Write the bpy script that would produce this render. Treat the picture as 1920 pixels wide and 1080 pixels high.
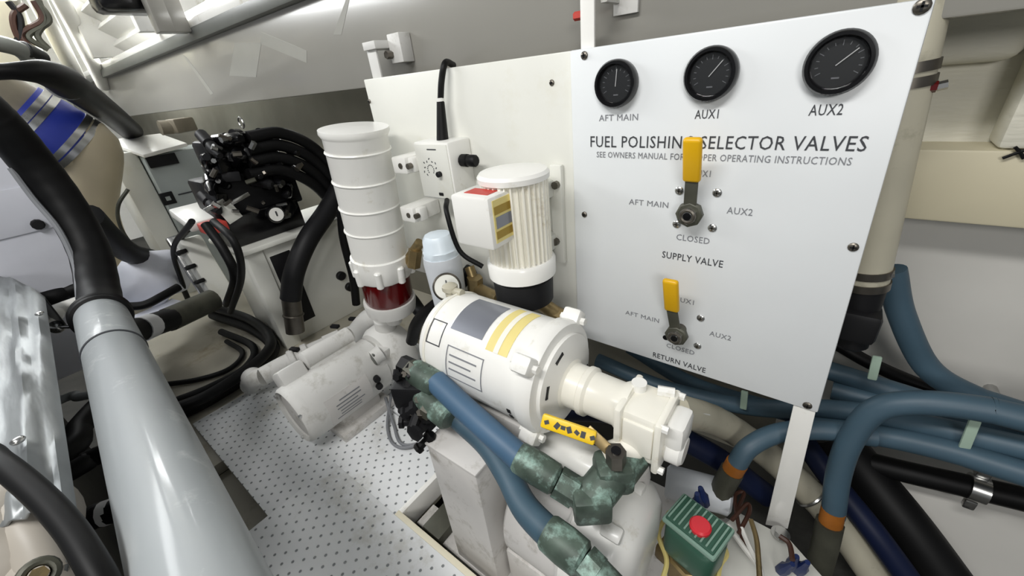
import bpy, bmesh, math, random
from mathutils import Vector, Matrix, Quaternion
random.seed(7)
S = bpy.context.scene
COL = S.collection
for o in list(bpy.data.objects): bpy.data.objects.remove(o)

# ------------------------------------------------------------------ camera
FPX = 745.3
def nv(*a): return Vector(a).normalized()
_d = nv(157, 1381, FPX)
_x = Vector((1040, 284, -FPX)).normalized(); _x = (_x - _d * _x.dot(_d)).normalized()
_z = -_d; _y = _z.cross(_x)
RW = Matrix((_x, _y, _z))                 # camera (right, down, forward) -> world
CAMZ = 0.8
CAMP = Vector((0, 0, CAMZ))
cam = bpy.data.cameras.new('camera'); camo = bpy.data.objects.new('camera', cam); COL.objects.link(camo)
right, down, fwd = RW.col[0], RW.col[1], RW.col[2]
m = Matrix((right, -down, -fwd)).transposed().to_4x4(); m.translation = CAMP
camo.matrix_world = m
cam.sensor_width = 36; cam.lens = 36 * FPX / 1920; cam.clip_start = .01
S.camera = camo

# ------------------------------------------------------------------ light
S.view_settings.view_transform = 'Standard'; S.view_settings.look = 'None'
S.view_settings.gamma = 1; S.view_settings.use_curve_mapping = False
S.view_settings.exposure = 0.0
w = bpy.data.worlds.new('world'); S.world = w; w.use_nodes = True
w.node_tree.nodes['Background'].inputs[0].default_value = (.93, .97, 1, 1)
w.node_tree.nodes['Background'].inputs[1].default_value = .19
def area(name, loc, tgt, sx, sy, power, col=(1, 1, 1)):
    l = bpy.data.lights.new(name, 'AREA'); l.shape = 'RECTANGLE'; l.size = sx; l.size_y = sy
    l.energy = power; l.color = col
    o = bpy.data.objects.new(name, l); COL.objects.link(o); o.location = loc
    o.rotation_euler = (Vector(tgt) - Vector(loc)).to_track_quat('-Z', 'Y').to_euler()
    return o
area('aisle_lamp_near', (-.35, -.55, 1.75), (-.5, .45, .3), 1.1, .16, 20, (1, .99, .97))
area('aisle_lamp_far', (-2.3, -.25, 1.55), (-1.6, .4, .3), 1.2, .3, 18, (.97, .99, 1))
area('fill_right', (.75, -.95, 1.15), (.25, .8, .6), .5, .3, 9, (1, .98, .95))  # added fill to brighten the right hull side, no fixture seen there
area('aisle_lamp_end', (-3.3, .75, 1.62), (-3.1, .7, 1.0), 1.2, .5, 70, (.97, .99, 1))

# ------------------------------------------------------------------ materials
def lin(h):
    h = h.lstrip('#'); v = [int(h[i:i+2], 16) / 255 for i in (0, 2, 4)]
    return tuple((c / 12.92 if c <= .04045 else ((c + .055) / 1.055) ** 2.4) for c in v) + (1,)
def mat(name, col, rough=.5, metal=0, var=.07, scale=9, bump=0, bscale=70, dirt=None, coat=0, stretch=None):
    m = bpy.data.materials.new(name); m.use_nodes = True
    nt = m.node_tree; N = nt.nodes; L = nt.links; b = N['Principled BSDF']
    c = lin(col)
    tc = N.new('ShaderNodeTexCoord'); src = tc.outputs['Object']
    if stretch:
        mp = N.new('ShaderNodeMapping'); mp.inputs['Scale'].default_value = stretch
        L.new(src, mp.inputs[0]); src = mp.outputs[0]
    no = N.new('ShaderNodeTexNoise'); no.inputs['Scale'].default_value = scale; no.inputs['Detail'].default_value = 5
    L.new(src, no.inputs['Vector'])
    r = N.new('ShaderNodeValToRGB'); L.new(no.outputs['Fac'], r.inputs[0])
    r.color_ramp.elements[0].position = .3; r.color_ramp.elements[1].position = .7
    r.color_ramp.elements[0].color = tuple(x * (1 - var * 1.5) for x in c[:3]) + (1,)
    r.color_ramp.elements[1].color = c
    out = r.outputs[0]
    if dirt:
        dc, amt, ds = dirt
        n2 = N.new('ShaderNodeTexNoise'); n2.inputs['Scale'].default_value = ds; n2.inputs['Detail'].default_value = 8
        n2.inputs['Roughness'].default_value = .7
        L.new(src, n2.inputs['Vector'])
        r2 = N.new('ShaderNodeValToRGB'); L.new(n2.outputs['Fac'], r2.inputs[0])
        r2.color_ramp.elements[0].position = .62 - amt * .3; r2.color_ramp.elements[0].color = (0, 0, 0, 1)
        r2.color_ramp.elements[1].position = .74; r2.color_ramp.elements[1].color = (1, 1, 1, 1)
        mx = N.new('ShaderNodeMixRGB'); L.new(r2.outputs[0], mx.inputs[0]); L.new(out, mx.inputs[1])
        mx.inputs[2].default_value = lin(dc); out = mx.outputs[0]
    L.new(out, b.inputs['Base Color'])
    b.inputs['Roughness'].default_value = rough; b.inputs['Metallic'].default_value = metal
    b.inputs['Coat Weight'].default_value = coat; b.inputs['Coat Roughness'].default_value = .12
    if bump:
        n3 = N.new('ShaderNodeTexNoise'); n3.inputs['Scale'].default_value = bscale; n3.inputs['Detail'].default_value = 3
        L.new(src, n3.inputs['Vector'])
        bp = N.new('ShaderNodeBump'); bp.inputs['Strength'].default_value = bump; bp.inputs['Distance'].default_value = .004
        L.new(n3.outputs['Fac'], bp.inputs['Height']); L.new(bp.outputs[0], b.inputs['Normal'])
    return m
def emis(name, col, s):
    m = bpy.data.materials.new(name); m.use_nodes = True; nt = m.node_tree
    b = nt.nodes['Principled BSDF']; b.inputs['Base Color'].default_value = lin(col)
    b.inputs['Emission Color'].default_value = lin(col); b.inputs['Emission Strength'].default_value = s
    return m
def glassmat(name, rough=.03):
    m = bpy.data.materials.new(name); m.use_nodes = True; nt = m.node_tree; N = nt.nodes; L = nt.links
    for n in list(N): N.remove(n)
    o = N.new('ShaderNodeOutputMaterial'); t = N.new('ShaderNodeBsdfTransparent'); g = N.new('ShaderNodeBsdfGlossy')
    g.inputs['Roughness'].default_value = rough
    f = N.new('ShaderNodeFresnel'); f.inputs[0].default_value = 1.45
    x = N.new('ShaderNodeMixShader'); L.new(f.outputs[0], x.inputs[0]); L.new(t.outputs[0], x.inputs[1]); L.new(g.outputs[0], x.inputs[2])
    L.new(x.outputs[0], o.inputs[0]); return m
def perforated(name):
    m = mat(name, '#f0f2f3', .45, 0, .05, 5, 0, dirt=('#c9c8c0', .16, 7))
    nt = m.node_tree; N = nt.nodes; L = nt.links; b = N['Principled BSDF']
    base = b.inputs['Base Color'].links[0].from_socket
    tc = N.new('ShaderNodeTexCoord')
    def cell(off):
        mp = N.new('ShaderNodeMapping'); mp.inputs['Scale'].default_value = (1/.030, 1/.030, 0); mp.inputs['Location'].default_value = (off, off, 0)
        mp.inputs['Rotation'].default_value = (0, 0, .0)
        L.new(tc.outputs['Object'], mp.inputs[0])
        fr = N.new('ShaderNodeVectorMath'); fr.operation = 'FRACTION'; L.new(mp.outputs[0], fr.inputs[0])
        sb = N.new('ShaderNodeVectorMath'); sb.operation = 'SUBTRACT'; sb.inputs[1].default_value = (.5, .5, 0); L.new(fr.outputs[0], sb.inputs[0])
        mu = N.new('ShaderNodeVectorMath'); mu.operation = 'MULTIPLY'; mu.inputs[1].default_value = (1, 1, 0); L.new(sb.outputs[0], mu.inputs[0])
        ln = N.new('ShaderNodeVectorMath'); ln.operation = 'LENGTH'; L.new(mu.outputs[0], ln.inputs[0])
        return ln.outputs['Value']
    mn = N.new('ShaderNodeMath'); mn.operation = 'MINIMUM'; L.new(cell(0), mn.inputs[0]); L.new(cell(.5), mn.inputs[1])
    ramp = N.new('ShaderNodeMapRange'); ramp.inputs[1].default_value = .07; ramp.inputs[2].default_value = .11
    ramp.inputs[3].default_value = 1; ramp.inputs[4].default_value = 0; L.new(mn.outputs[0], ramp.inputs[0])
    mx = N.new('ShaderNodeMixRGB'); L.new(ramp.outputs[0], mx.inputs[0]); L.new(base, mx.inputs[1]); mx.inputs[2].default_value = lin('#878b8d')
    L.new(mx.outputs[0], b.inputs['Base Color'])
    inv = N.new('ShaderNodeMath'); inv.operation = 'SUBTRACT'; inv.inputs[0].default_value = 1; L.new(ramp.outputs[0], inv.inputs[1])
    bp = N.new('ShaderNodeBump'); bp.inputs['Strength'].default_value = .6; bp.inputs['Distance'].default_value = .003
    L.new(inv.outputs[0], bp.inputs['Height']); L.new(bp.outputs[0], b.inputs['Normal'])
    return m
M = dict(
    panel=mat('white_laminate', '#dfe2e3', .38, var=.02),
    panelw=mat('warm_white_laminate', '#e2e2da', .4, var=.03, dirt=('#d8d6c8', .15, 5)),
    white=mat('white_paint', '#eeede8', .32, var=.04, coat=.2, dirt=('#c9c4b4', .1, 14)),
    cream=mat('cream_paint', '#f1eee2', .3, var=.04, coat=.3, dirt=('#b9a986', .12, 12)),
    dusty=mat('dusty_white_paint', '#d6d5d1', .55, var=.08, dirt=('#a8a59c', .25, 18)),
    dirtyw=mat('dirty_white_paint', '#d9d6d2', .5, var=.1, dirt=('#8f897c', .28, 16)),
    greyp=mat('grey_pipe_paint', '#9a9fa1', .5, var=.06, scale=4, coat=.25, dirt=('#bfc2c2', .2, 12)),
    overhead=mat('grey_gelcoat', '#918f88', .28, var=.06, scale=3, coat=.35),
    band=mat('dark_grey_trim', '#62645f', .45, var=.1),
    recess=mat('recess_shade_grey', '#8b887b', .7, var=.15, scale=6),  # shade of the recess put into this wall colour
    texwall=mat('fibreglass_paint', '#d8d5c6', .6, var=.05, bump=.5, bscale=22, stretch=(1, 1, 4)),
    beige=mat('beige_paint', '#e3dcc4', .5, var=.04),
    hull=mat('hull_white_paint', '#d3d1cb', .5, var=.04),
    bilge=mat('bilge_dark', '#45443f', .75, var=.3, scale=6, dirt=('#1d1d1c', .4, 5)),
    perf=perforated('perforated_plate'),
    ledge=mat('cream_hull_paint', '#bdb8a8', .55, var=.15, scale=5, dirt=('#8b7f66', .25, 6)),
    black=mat('black_rubber', '#0e0e0f', .52, var=.2),
    blackg=mat('gloss_black', '#0c0c0e', .2, var=.1),
    satin=mat('satin_black', '#1b1b1d', .5, var=.2),
    dial=mat('dial_black', '#202224', .5, var=.05),
    ink=mat('black_ink', '#3c3e42', .6, var=.02),
    inkg=mat('grey_ink', '#808286', .6, var=.02),
    whiteink=mat('white_ink', '#d8d8d8', .5, var=.02),
    steel=mat('stainless_steel', '#c2c2c0', .25, .95, var=.1),
    dsteel=mat('dark_steel', '#77726a', .35, .9, var=.2, scale=30),
    brass=mat('aged_brass', '#a59066', .4, .75, var=.25, scale=25, dirt=('#5f5a45', .3, 20)),
    bronze=mat('verdigris_bronze', '#5d6d62', .5, .2, var=.4, scale=30, dirt=('#a5c6ba', .38, 34)),
    yellow=mat('yellow_vinyl', '#e9b40c', .38, var=.06),
    yellowp=mat('yellow_plastic', '#f3c91a', .4, var=.05),
    blue=mat('blue_hose_rubber', '#476580', .5, var=.1, scale=14),
    blued=mat('slate_hose_rubber', '#425a69', .5, var=.12, scale=14),
    silic=mat('royal_blue_silicone', '#2a3a9c', .38, var=.1),
    tanpipe=mat('tan_lagging', '#8d8575', .5, .3, var=.15, scale=12),
    muff=mat('cream_fibreglass', '#d2c5a8', .4, var=.12, scale=4),
    red=mat('red_bowl_plastic', '#5d090c', .15, var=.15, coat=.6),
    redcap=mat('red_plastic', '#e0303c', .35, var=.05),
    redlab=mat('red_label', '#c4463c', .5, var=.1),
    green=mat('green_enamel', '#38604f', .4, var=.12, dirt=('#6f8d7c', .15, 25)),
    greenl=mat('pale_green_enamel', '#86a596', .4, var=.1),
    silver=mat('silver_label', '#8d9099', .35, .5, var=.08),
    paley=mat('pale_yellow_label', '#ead98c', .5, var=.08),
    gold=mat('gold_label', '#a88d3a', .4, .4, var=.1),
    pvc=mat('grey_white_pvc_hose', '#bdb8a5', .35, var=.1, scale=10, dirt=('#8e8a78', .2, 12)),
    clearb=mat('blue_white_plastic', '#dfeaf2', .35, var=.04),
    greyw=mat('pale_grey_plastic', '#cfd3d8', .4, var=.05),
    cab=mat('grey_green_enamel', '#a1a8a6', .45, var=.05),
    foil=mat('aluminium_foil', '#9da1a2', .42, .45, var=.35, scale=5, bump=.6, bscale=9, stretch=(.8, 5, 1)),
    engine=mat('warm_grey_engine_paint', '#b6afa4', .45, var=.12, scale=5),
    cloth=mat('white_plastic_sheet', '#dfe1ea', .55, var=.06, bump=.3, bscale=12),
    tape=mat('orange_tape', '#a8651f', .5, var=.2, scale=30),
    fitting=mat('olive_bronze', '#55554a', .5, .3, var=.3, scale=20),
    bluew=mat('blue_plastic', '#1c2c5c', .4, var=.1),
    brown=mat('brown_wire', '#46281c', .5, var=.2),
    tie=mat('pale_green_tie', '#a9bfae', .45, var=.1),
    canvas=mat('navy_hose_rubber', '#111a36', .5, var=.1),
    strin=mat('olive_beige_paint', '#cbc3a8', .5, var=.04),
    lamp=emis('lamp_diffuser', '#ffffff', 4.0),
    glass=glassmat('gauge_glass'),
)

for k_ in ('black', 'satin', 'canvas'): M[k_].node_tree.nodes['Principled BSDF'].inputs['Specular IOR Level'].default_value = .25

# ------------------------------------------------------------------ pixel -> place
def ray(px, py): return RW @ Vector((px - 960, py - 540, FPX))
def at(px, py, x=None, y=None, z=None, d=None):
    r = ray(px, py)
    if x is not None: t = x / r.x
    elif y is not None: t = y / r.y
    elif z is not None: t = (z - CAMZ) / r.z
    else: t = d / FPX
    return CAMP + r * t

# ------------------------------------------------------------------ mesh building
def frame(axis):
    a = Vector(axis).normalized()
    u = a.orthogonal().normalized()
    ref = Vector((0, 0, 1)) if abs(a.z) < .9 else Vector((0, 1, 0))
    u = (ref - a * ref.dot(a)).normalized(); v = a.cross(u)
    return a, u, v
def spline(pts, n=8):
    P = [Vector(p) for p in pts]
    if len(P) == 2: return [P[0].lerp(P[1], i / n) for i in range(n + 1)]
    Q = [P[0] * 2 - P[1]] + P + [P[-1] * 2 - P[-2]]
    out = []
    for i in range(1, len(Q) - 2):
        p0, p1, p2, p3 = Q[i-1:i+3]
        for k in range(n):
            t = k / n
            out.append(.5 * ((2*p1) + (p2-p0)*t + (2*p0-5*p1+4*p2-p3)*t*t + (3*p1-p0-3*p2+p3)*t**3))
    out.append(P[-1]); return out
class B:
    def __init__(s): s.bm = bmesh.new()
    def box(s, c, size, rot=None, bev=0, seg=2):
        t = bmesh.new(); bmesh.ops.create_cube(t, size=1)
        bmesh.ops.scale(t, vec=Vector(size), verts=t.verts)
        if bev: bmesh.ops.bevel(t, geom=t.edges[:], offset=min(bev, min(size) * .45), segments=seg, profile=.5, affect='EDGES')
        if rot is not None: bmesh.ops.rotate(t, cent=(0, 0, 0), matrix=rot, verts=t.verts)
        bmesh.ops.translate(t, vec=Vector(c), verts=t.verts); return s._add(t)
    def span(s, a, b, bev=0, seg=2):
        a, b = Vector(a), Vector(b)
        return s.box((a + b) / 2, [abs(q) for q in (b - a)], None, bev, seg)
    def _add(s, t):
        me = bpy.data.meshes.new('t'); t.to_mesh(me); t.free(); s.bm.from_mesh(me); bpy.data.meshes.remove(me); return s
    def rings(s, rs, close=True, caps=True):
        V = [[s.bm.verts.new(p) for p in r] for r in rs]
        n = len(V[0])
        for i in range(len(V) - 1):
            for k in range(n if close else n - 1):
                s.bm.faces.new((V[i][k], V[i][(k+1) % n], V[i+1][(k+1) % n], V[i+1][k]))
        if caps:
            s.bm.faces.new(list(reversed(V[0]))); s.bm.faces.new(V[-1])
        return s
    def lathe(s, p, axis, prof, seg=28, mod=None):
        a, u, v = frame(axis); p = Vector(p); rs = []
        for r, h in prof:
            ring = []
            for k in range(seg):
                th = 2 * math.pi * k / seg; rr = max(r, .0002) * (mod(th, r, h) if mod else 1)
                ring.append(p + a * h + (u * math.cos(th) + v * math.sin(th)) * rr)
            rs.append(ring)
        return s.rings(rs)
    def cyl(s, p0, p1, r, r1=None, seg=20, bev=0):
        p0, p1 = Vector(p0), Vector(p1); ax = p1 - p0; L = ax.length; r1 = r if r1 is None else r1
        if bev: pr = [(r - bev, 0), (r, bev), (r1, L - bev), (r1 - bev, L)]
        else: pr = [(r, 0), (r1, L)]
        return s.lathe(p0, ax, pr, seg)
    def tube(s, pts, r, seg=12, n=8, rad=None):
        P = spline(pts, n); rs = []; u = None
        for i, p in enumerate(P):
            t = (P[min(i+1, len(P)-1)] - P[max(i-1, 0)]).normalized()
            if u is None: u = t.orthogonal().normalized()
            u = (u - t * u.dot(t)).normalized(); v = t.cross(u)
            q = r if rad is None else rad(i / (len(P) - 1), r)
            rs.append([p + (u * math.cos(2*math.pi*k/seg) + v * math.sin(2*math.pi*k/seg)) * q for k in range(seg)])
        return s.rings(rs)
    def prism(s, poly, off, bev=0):
        t = bmesh.new(); off = Vector(off)
        a = [t.verts.new(p) for p in poly]; b = [t.verts.new(Vector(p) + off) for p in poly]; n = len(a)
        t.faces.new(a); t.faces.new(list(reversed(b)))
        for k in range(n): t.faces.new((a[k], b[k], b[(k+1) % n], a[(k+1) % n]))
        bmesh.ops.recalc_face_normals(t, faces=t.faces)
        if bev: bmesh.ops.bevel(t, geom=t.edges[:], offset=bev, segments=2, profile=.5, affect='EDGES')
        return s._add(t)
    def ball(s, c, r, sc=(1, 1, 1), seg=16):
        t = bmesh.new(); bmesh.ops.create_uvsphere(t, u_segments=seg, v_segments=seg // 2 + 2, radius=r)
        bmesh.ops.scale(t, vec=Vector(sc), verts=t.verts); bmesh.ops.translate(t, vec=Vector(c), verts=t.verts); return s._add(t)
    def torus(s, c, axis, R, r, seg=28, ts=8):
        a, u, v = frame(axis); c = Vector(c); V = []
        for k in range(seg):
            th = 2*math.pi*k/seg; d = u*math.cos(th)+v*math.sin(th)
            V.append([s.bm.verts.new(c + d*(R + r*math.cos(2*math.pi*j/ts)) + a*r*math.sin(2*math.pi*j/ts)) for j in range(ts)])
        for k in range(seg):
            for j in range(ts):
                s.bm.faces.new((V[k][j], V[(k+1) % seg][j], V[(k+1) % seg][(j+1) % ts], V[k][(j+1) % ts]))
        return s
    def hexn(s, p0, p1, r): return s.cyl(p0, p1, r, seg=6)
    def text(s, txt, org, size, xd=(1, 0, 0), zd=(0, 0, 1), align='CENTER', depth=.0004, sx=1.0):
        cu = bpy.data.curves.new('t', 'FONT'); cu.body = txt; cu.size = size; cu.align_x = align; cu.align_y = 'CENTER'
        cu.extrude = depth; cu.resolution_u = 2; cu.space_character = 1.08
        o = bpy.data.objects.new('t', cu); COL.objects.link(o)
        bpy.context.view_layer.update()
        me = bpy.data.meshes.new_from_object(o.evaluated_get(bpy.context.evaluated_depsgraph_get()))
        bpy.data.objects.remove(o)
        X, Zd = Vector(xd).normalized(), Vector(zd).normalized(); Nn = X.cross(Zd)
        for vv in me.vertices:
            vv.co = Vector(org) + X * vv.co.x * sx + Zd * vv.co.y + Nn * vv.co.z
        s.bm.from_mesh(me); bpy.data.meshes.remove(me); return s
def ext(p, tail=.5, head=0):
    p = [Vector(q) for q in p]
    if head: p = [p[0] + (p[0] - p[1]).normalized() * head] + p
    if tail: p = p + [p[-1] + (p[-1] - p[-2]).normalized() * tail]
    return p
ORG = {}
def obj(name, b, m, parent=None, label=None, smooth=40, recalc=True):
    bm = b.bm
    if recalc: bmesh.ops.recalc_face_normals(bm, faces=bm.faces)
    if parent is not None: org = ORG[parent]
    else:
        vs = [v.co for v in bm.verts]
        lo = [min(v[i] for v in vs) for i in range(3)]; hi = [max(v[i] for v in vs) for i in range(3)]
        org = Vector(((lo[0]+hi[0])/2, (lo[1]+hi[1])/2, lo[2]))
    bmesh.ops.translate(bm, vec=-org, verts=bm.verts)
    me = bpy.data.meshes.new(name); bm.to_mesh(me); bm.free()
    me.materials.append(M[m] if isinstance(m, str) else m)
    me.shade_smooth(); me.set_sharp_from_angle(angle=math.radians(smooth))
    o = bpy.data.objects.new(name, me); COL.objects.link(o)
    if parent is not None: o.parent = parent
    else: o.location = org
    ORG[o] = org
    if label: o['label'] = label
    return o
def thing(name, label, cat, loc, group=None):
    o = bpy.data.objects.new(name, None); COL.objects.link(o); o.location = loc; o.empty_display_size = .02
    ORG[o] = Vector(loc); o['label'] = label; o['category'] = cat
    if group: o['group'] = group
    return o
def tag(o, label, cat, group=None):
    o['label'] = label; o['category'] = cat
    if group: o['group'] = group
    return o
def struct(o, label=None):
    o['kind'] = 'structure'
    if label: o['label'] = label
    return o

# ================================================================== SETTING
fl = struct(obj('floor', B().span((-5, -1.6, -.24), (1.5, .95, -.2)), 'bilge'), 'dark bilge floor under the plates')
# perforated plates (children), cream hull ledge
NX, NY = -.577, .212
obj('floor_panel', B().span((-1.31, .050, -.012), (NX, .40, 0), .001), 'perf', fl)
obj('floor_panel', B().span((-1.31, .405, -.012), (NX, .66, 0), .001), 'perf', fl)
obj('floor_panel', B().span((-.815, -.03, -.010), (.4, NY, .002), .001), 'perf', fl)
obj('floor_edge', B().span((NX, NY, -.03), (.4, NY + .012, .0015), .001), 'beige', fl)
obj('floor_edge', B().span((NX, NY, -.06), (NX + .012, .66, .001), .001), 'white', fl)
obj('floor_ledge', B().span((-2.9, -.03, -.05), (-1.1, .95, -.016), .002), 'ledge', fl)
obj('floor_ledge', B().span((-1.1, -.03, -.09), (NX, .95, -.05), .002), 'ledge', fl)
obj('pump_bed', B().span((NX + .02, NY + .03, -.16), (.02, .66, -.11), .003), 'dirtyw', fl)
# overhead grey gelcoat panel: a vertical face y=.68 from z=.79 to 1.09
st = struct(obj('wall_upper', B().span((-5, .68, .805), (1.6, .80, 1.02), .003), 'overhead'), 'glossy grey overhead panel behind the boards')
obj('trim_strip', B().span((-5, .655, 1.015), (1.6, .80, 1.055), .006), 'band', st)
obj('trim_lip', B().span((-5, .665, 1.055), (1.6, .80, 1.082), .004), 'white', st)
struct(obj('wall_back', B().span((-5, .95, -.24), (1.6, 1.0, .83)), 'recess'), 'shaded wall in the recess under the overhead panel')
# right-hand hull side (x-parallel bands)
tz = at(1740, 270, y=.84).z; bz = at(1690, 410, y=.80).z
wr = struct(obj('wall_right', B().span((.03, .885, at(1700, 885, y=.885).z), (1.6, .93, bz + .02)), 'hull'), 'pale grey hull side behind the blue hoses')
obj('hull_liner', B().span((-.25, .86, tz), (1.6, .90, .80)), 'texwall', wr)
obj('stringer', B().span((-.25, .80, bz), (1.6, .90, tz), .004), 'strin', wr)
# raised rounded frame at the far right
b = B()
c0 = at(1905, 20, y=.855)
b.span((.166, .80, tz + .001), (.25, .862, .82), .006)
obj('hull_frame', b, 'texwall', wr)
obj('hull_bracket', B().span((.03, .822, .752), (.16, .862, .82), .018, 4), 'texwall', wr)
# room end and ceiling
struct(obj('wall_end', B().span((-5.1, -1.6, -.24), (-5, 2.4, 2.2)), 'white'), 'white end wall far down the aisle')
struct(obj('ceiling', B().span((-5.1, -.3, 1.72), (-1.7, 2.4, 1.76)), 'white'), 'white ceiling over the far end of the aisle')
struct(obj('wall_outer', B().span((-5.1, 1.5, .8), (1.6, 1.55, 2.2)), 'white'), 'white outer wall behind the overhead panel')

# ================================================================== SELECTOR PANEL
PY = .6
x0, x1, z0, z1 = -.344, .0445, .304, .8225
sp = thing('selector_board', 'white fuel polishing selector valve board with printed lettering and three gauges', 'panel', ((x0+x1)/2, PY + .006, z0))
pl_ = [at(a, c, y=PY) for a, c in ((1068, 95), (1757, -6), (1533, 775), (1083, 629))]
obj('plate', B().prism(pl_, (0, .012, 0), .0025), 'panel', sp)
def wp(px, py, y=PY): return at(px, py, y=y)
def screw(p, r, parent, m='steel', slot='satin'):
    s = obj('screw', B().lathe(p, (0, -1, 0), [(r, -.001), (r, .0015), (r * .7, .003), (r * .3, .0033)], 14), m, parent)
    obj('screw_slot', B().box(Vector(p) + Vector((0, -.0033, 0)), (r * 1.2, .0012, r * .3)).box(Vector(p) + Vector((0, -.0033, 0)), (r * .3, .0012, r * 1.2)), slot, s)
for px, py, r in ((1096, 104, .0055), (1729, 12, .0068), (1096, 402, .005), (1600, 463, .0055), (1514, 760, .006)):
    screw(wp(px, py), r, sp, 'dsteel')
def lett(txt, px, py, h, pxw=None, m='ink', parent=sp):
    p = wp(px, py, PY - .0003)
    bb = B().text(txt, (0, 0, 0), h)
    if pxw:
        xs = [v.co.x for v in bb.bm.verts]; cw = max(xs) - min(xs)
        tw = wp(pxw[1], py).x - wp(pxw[0], py).x
        bmesh.ops.scale(bb.bm, vec=(tw / cw, 1, 1), verts=bb.bm.verts)
        mid = (wp(pxw[0], py).x + wp(pxw[1], py).x) / 2
        p.x = mid
    bmesh.ops.translate(bb.bm, vec=p, verts=bb.bm.verts)
    obj('lettering', bb, m, parent, 'printed words ' + txt, recalc=False)
lett('FUEL POLISHING SELECTOR VALVES', 1365, 269, .0235, (1107, 1626))
lett('SEE OWNERS MANUAL FOR PROPER OPERATING INSTRUCTIONS', 1360, 297, .0125, (1119, 1599), 'inkg')
lett('AFT MAIN', 1160, 221, .0125, (1124, 1197), 'inkg')
lett('AUX1', 1327, 215, .0155, (1305, 1349), 'ink')
lett('AUX2', 1550, 207, .0165, (1518, 1581), 'ink')
lett('AFT MAIN', 1217, 382, .0125, (1180, 1254), 'inkg')
lett('AUX2', 1388, 397, .0135, (1363, 1412), 'inkg')
lett('AUX1', 1318, 326, .0125, (1298, 1334), 'inkg')
lett('CLOSED', 1300, 449, .0135, (1268, 1331), 'inkg')
lett('SUPPLY VALVE', 1299, 487, .016, (1241, 1357), 'ink')
lett('AFT MAIN', 1204, 594, .012, (1173, 1237), 'inkg')
lett('AUX2', 1350, 630, .0125, (1330, 1372), 'inkg')
lett('AUX1', 1287, 565, .012, (1266, 1303), 'inkg')
lett('CLOSED', 1276, 655, .0125, (1249, 1303), 'inkg')
lett('RETURN VALVE', 1273, 680, .015, (1223, 1325), 'ink')
# leg strap under the right corner, strap above the left corner
a = wp(1506, 755, PY + .012); 
obj('leg_strap', B().prism([at(a, c, y=PY + .004) for a, c in ((1490, 750), (1533, 757), (1477, 992), (1435, 984))], (0, .006, 0), .001), 'white', sp)
q = wp(1101, 60, PY + .012)
obj('hanger_strap', B().span((q.x - .011, PY + .012, .70), (q.x + .011, PY + .017, .98), .001), 'white', sp)
obj('hanger_bracket', B().span((q.x + .012, PY + .03, .875), (q.x + .022, .68, .93), .001).span((q.x + .012, .672, .86), (q.x + .05, .679, .905), .001).cyl((q.x + .017, PY + .035, .9), (q.x + .008, PY + .035, .9), .008), 'dusty', sp)
obj('hanger_bolt', B().hexn((q.x - .03, PY + .03, .865), (q.x - .01, PY + .03, .865), .006), 'redlab', sp)

# gauges
def gauge(px, py, words, needle, unit):
    c = wp(px, py); R = .0315
    g = thing('panel_gauge', words, 'gauge', c, 'black gauges on the selector board')
    obj('bezel', B().lathe(c, (0, -1, 0), [(R*.99, 0), (R, .004), (R*.99, .011), (R*.92, .0145), (R*.82, .0148), (R*.75, .011), (R*.75, .004), (.001, .004)], 40), 'blackg', g)
    obj('dial_face', B().lathe(c + Vector((0, -.0045, 0)), (0, -1, 0), [(R*.755, 0), (R*.755, .001)], 36), 'dial', g)
    b = B()
    for k in range(13):
        th = math.radians(-120 + 20 * k); dirv = Vector((math.sin(th), 0, math.cos(th)))
        l = .005 if k % 3 == 0 else .003
        b.box(c + dirv * R * .60 + Vector((0, -.0058, 0)), (.0007, .0004, l), Matrix.Rotation(th, 3, 'Y'))
    obj('scale_mark', b, 'inkg', g)
    obj('dial_mark', B().box(c + Vector((0, -.0058, -.014)), (.007, .0005, .0016)), 'inkg', g)
    th = math.radians(needle); dv = Vector((math.sin(th), 0, math.cos(th)))
    obj('needle', B().box(c + dv * .008 + Vector((0, -.0072, 0)), (.001, .0006, .022), Matrix.Rotation(th, 3, 'Y')), 'whiteink', g)
    obj('glass', B().lathe(c + Vector((0, -.0095, 0)), (0, -1, 0), [(R*.76, 0), (R*.76, .001)], 32), 'glass', g)
gauge(1158, 157, 'smallest looking black gauge at left above AFT MAIN lettering', 5, 'PSI')
gauge(1335, 139, 'middle black gauge above AUX1 lettering', 40, 'PSI')
gauge(1573, 118, 'largest looking black gauge at right above AUX2 lettering', 48, 'PSI')

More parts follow.
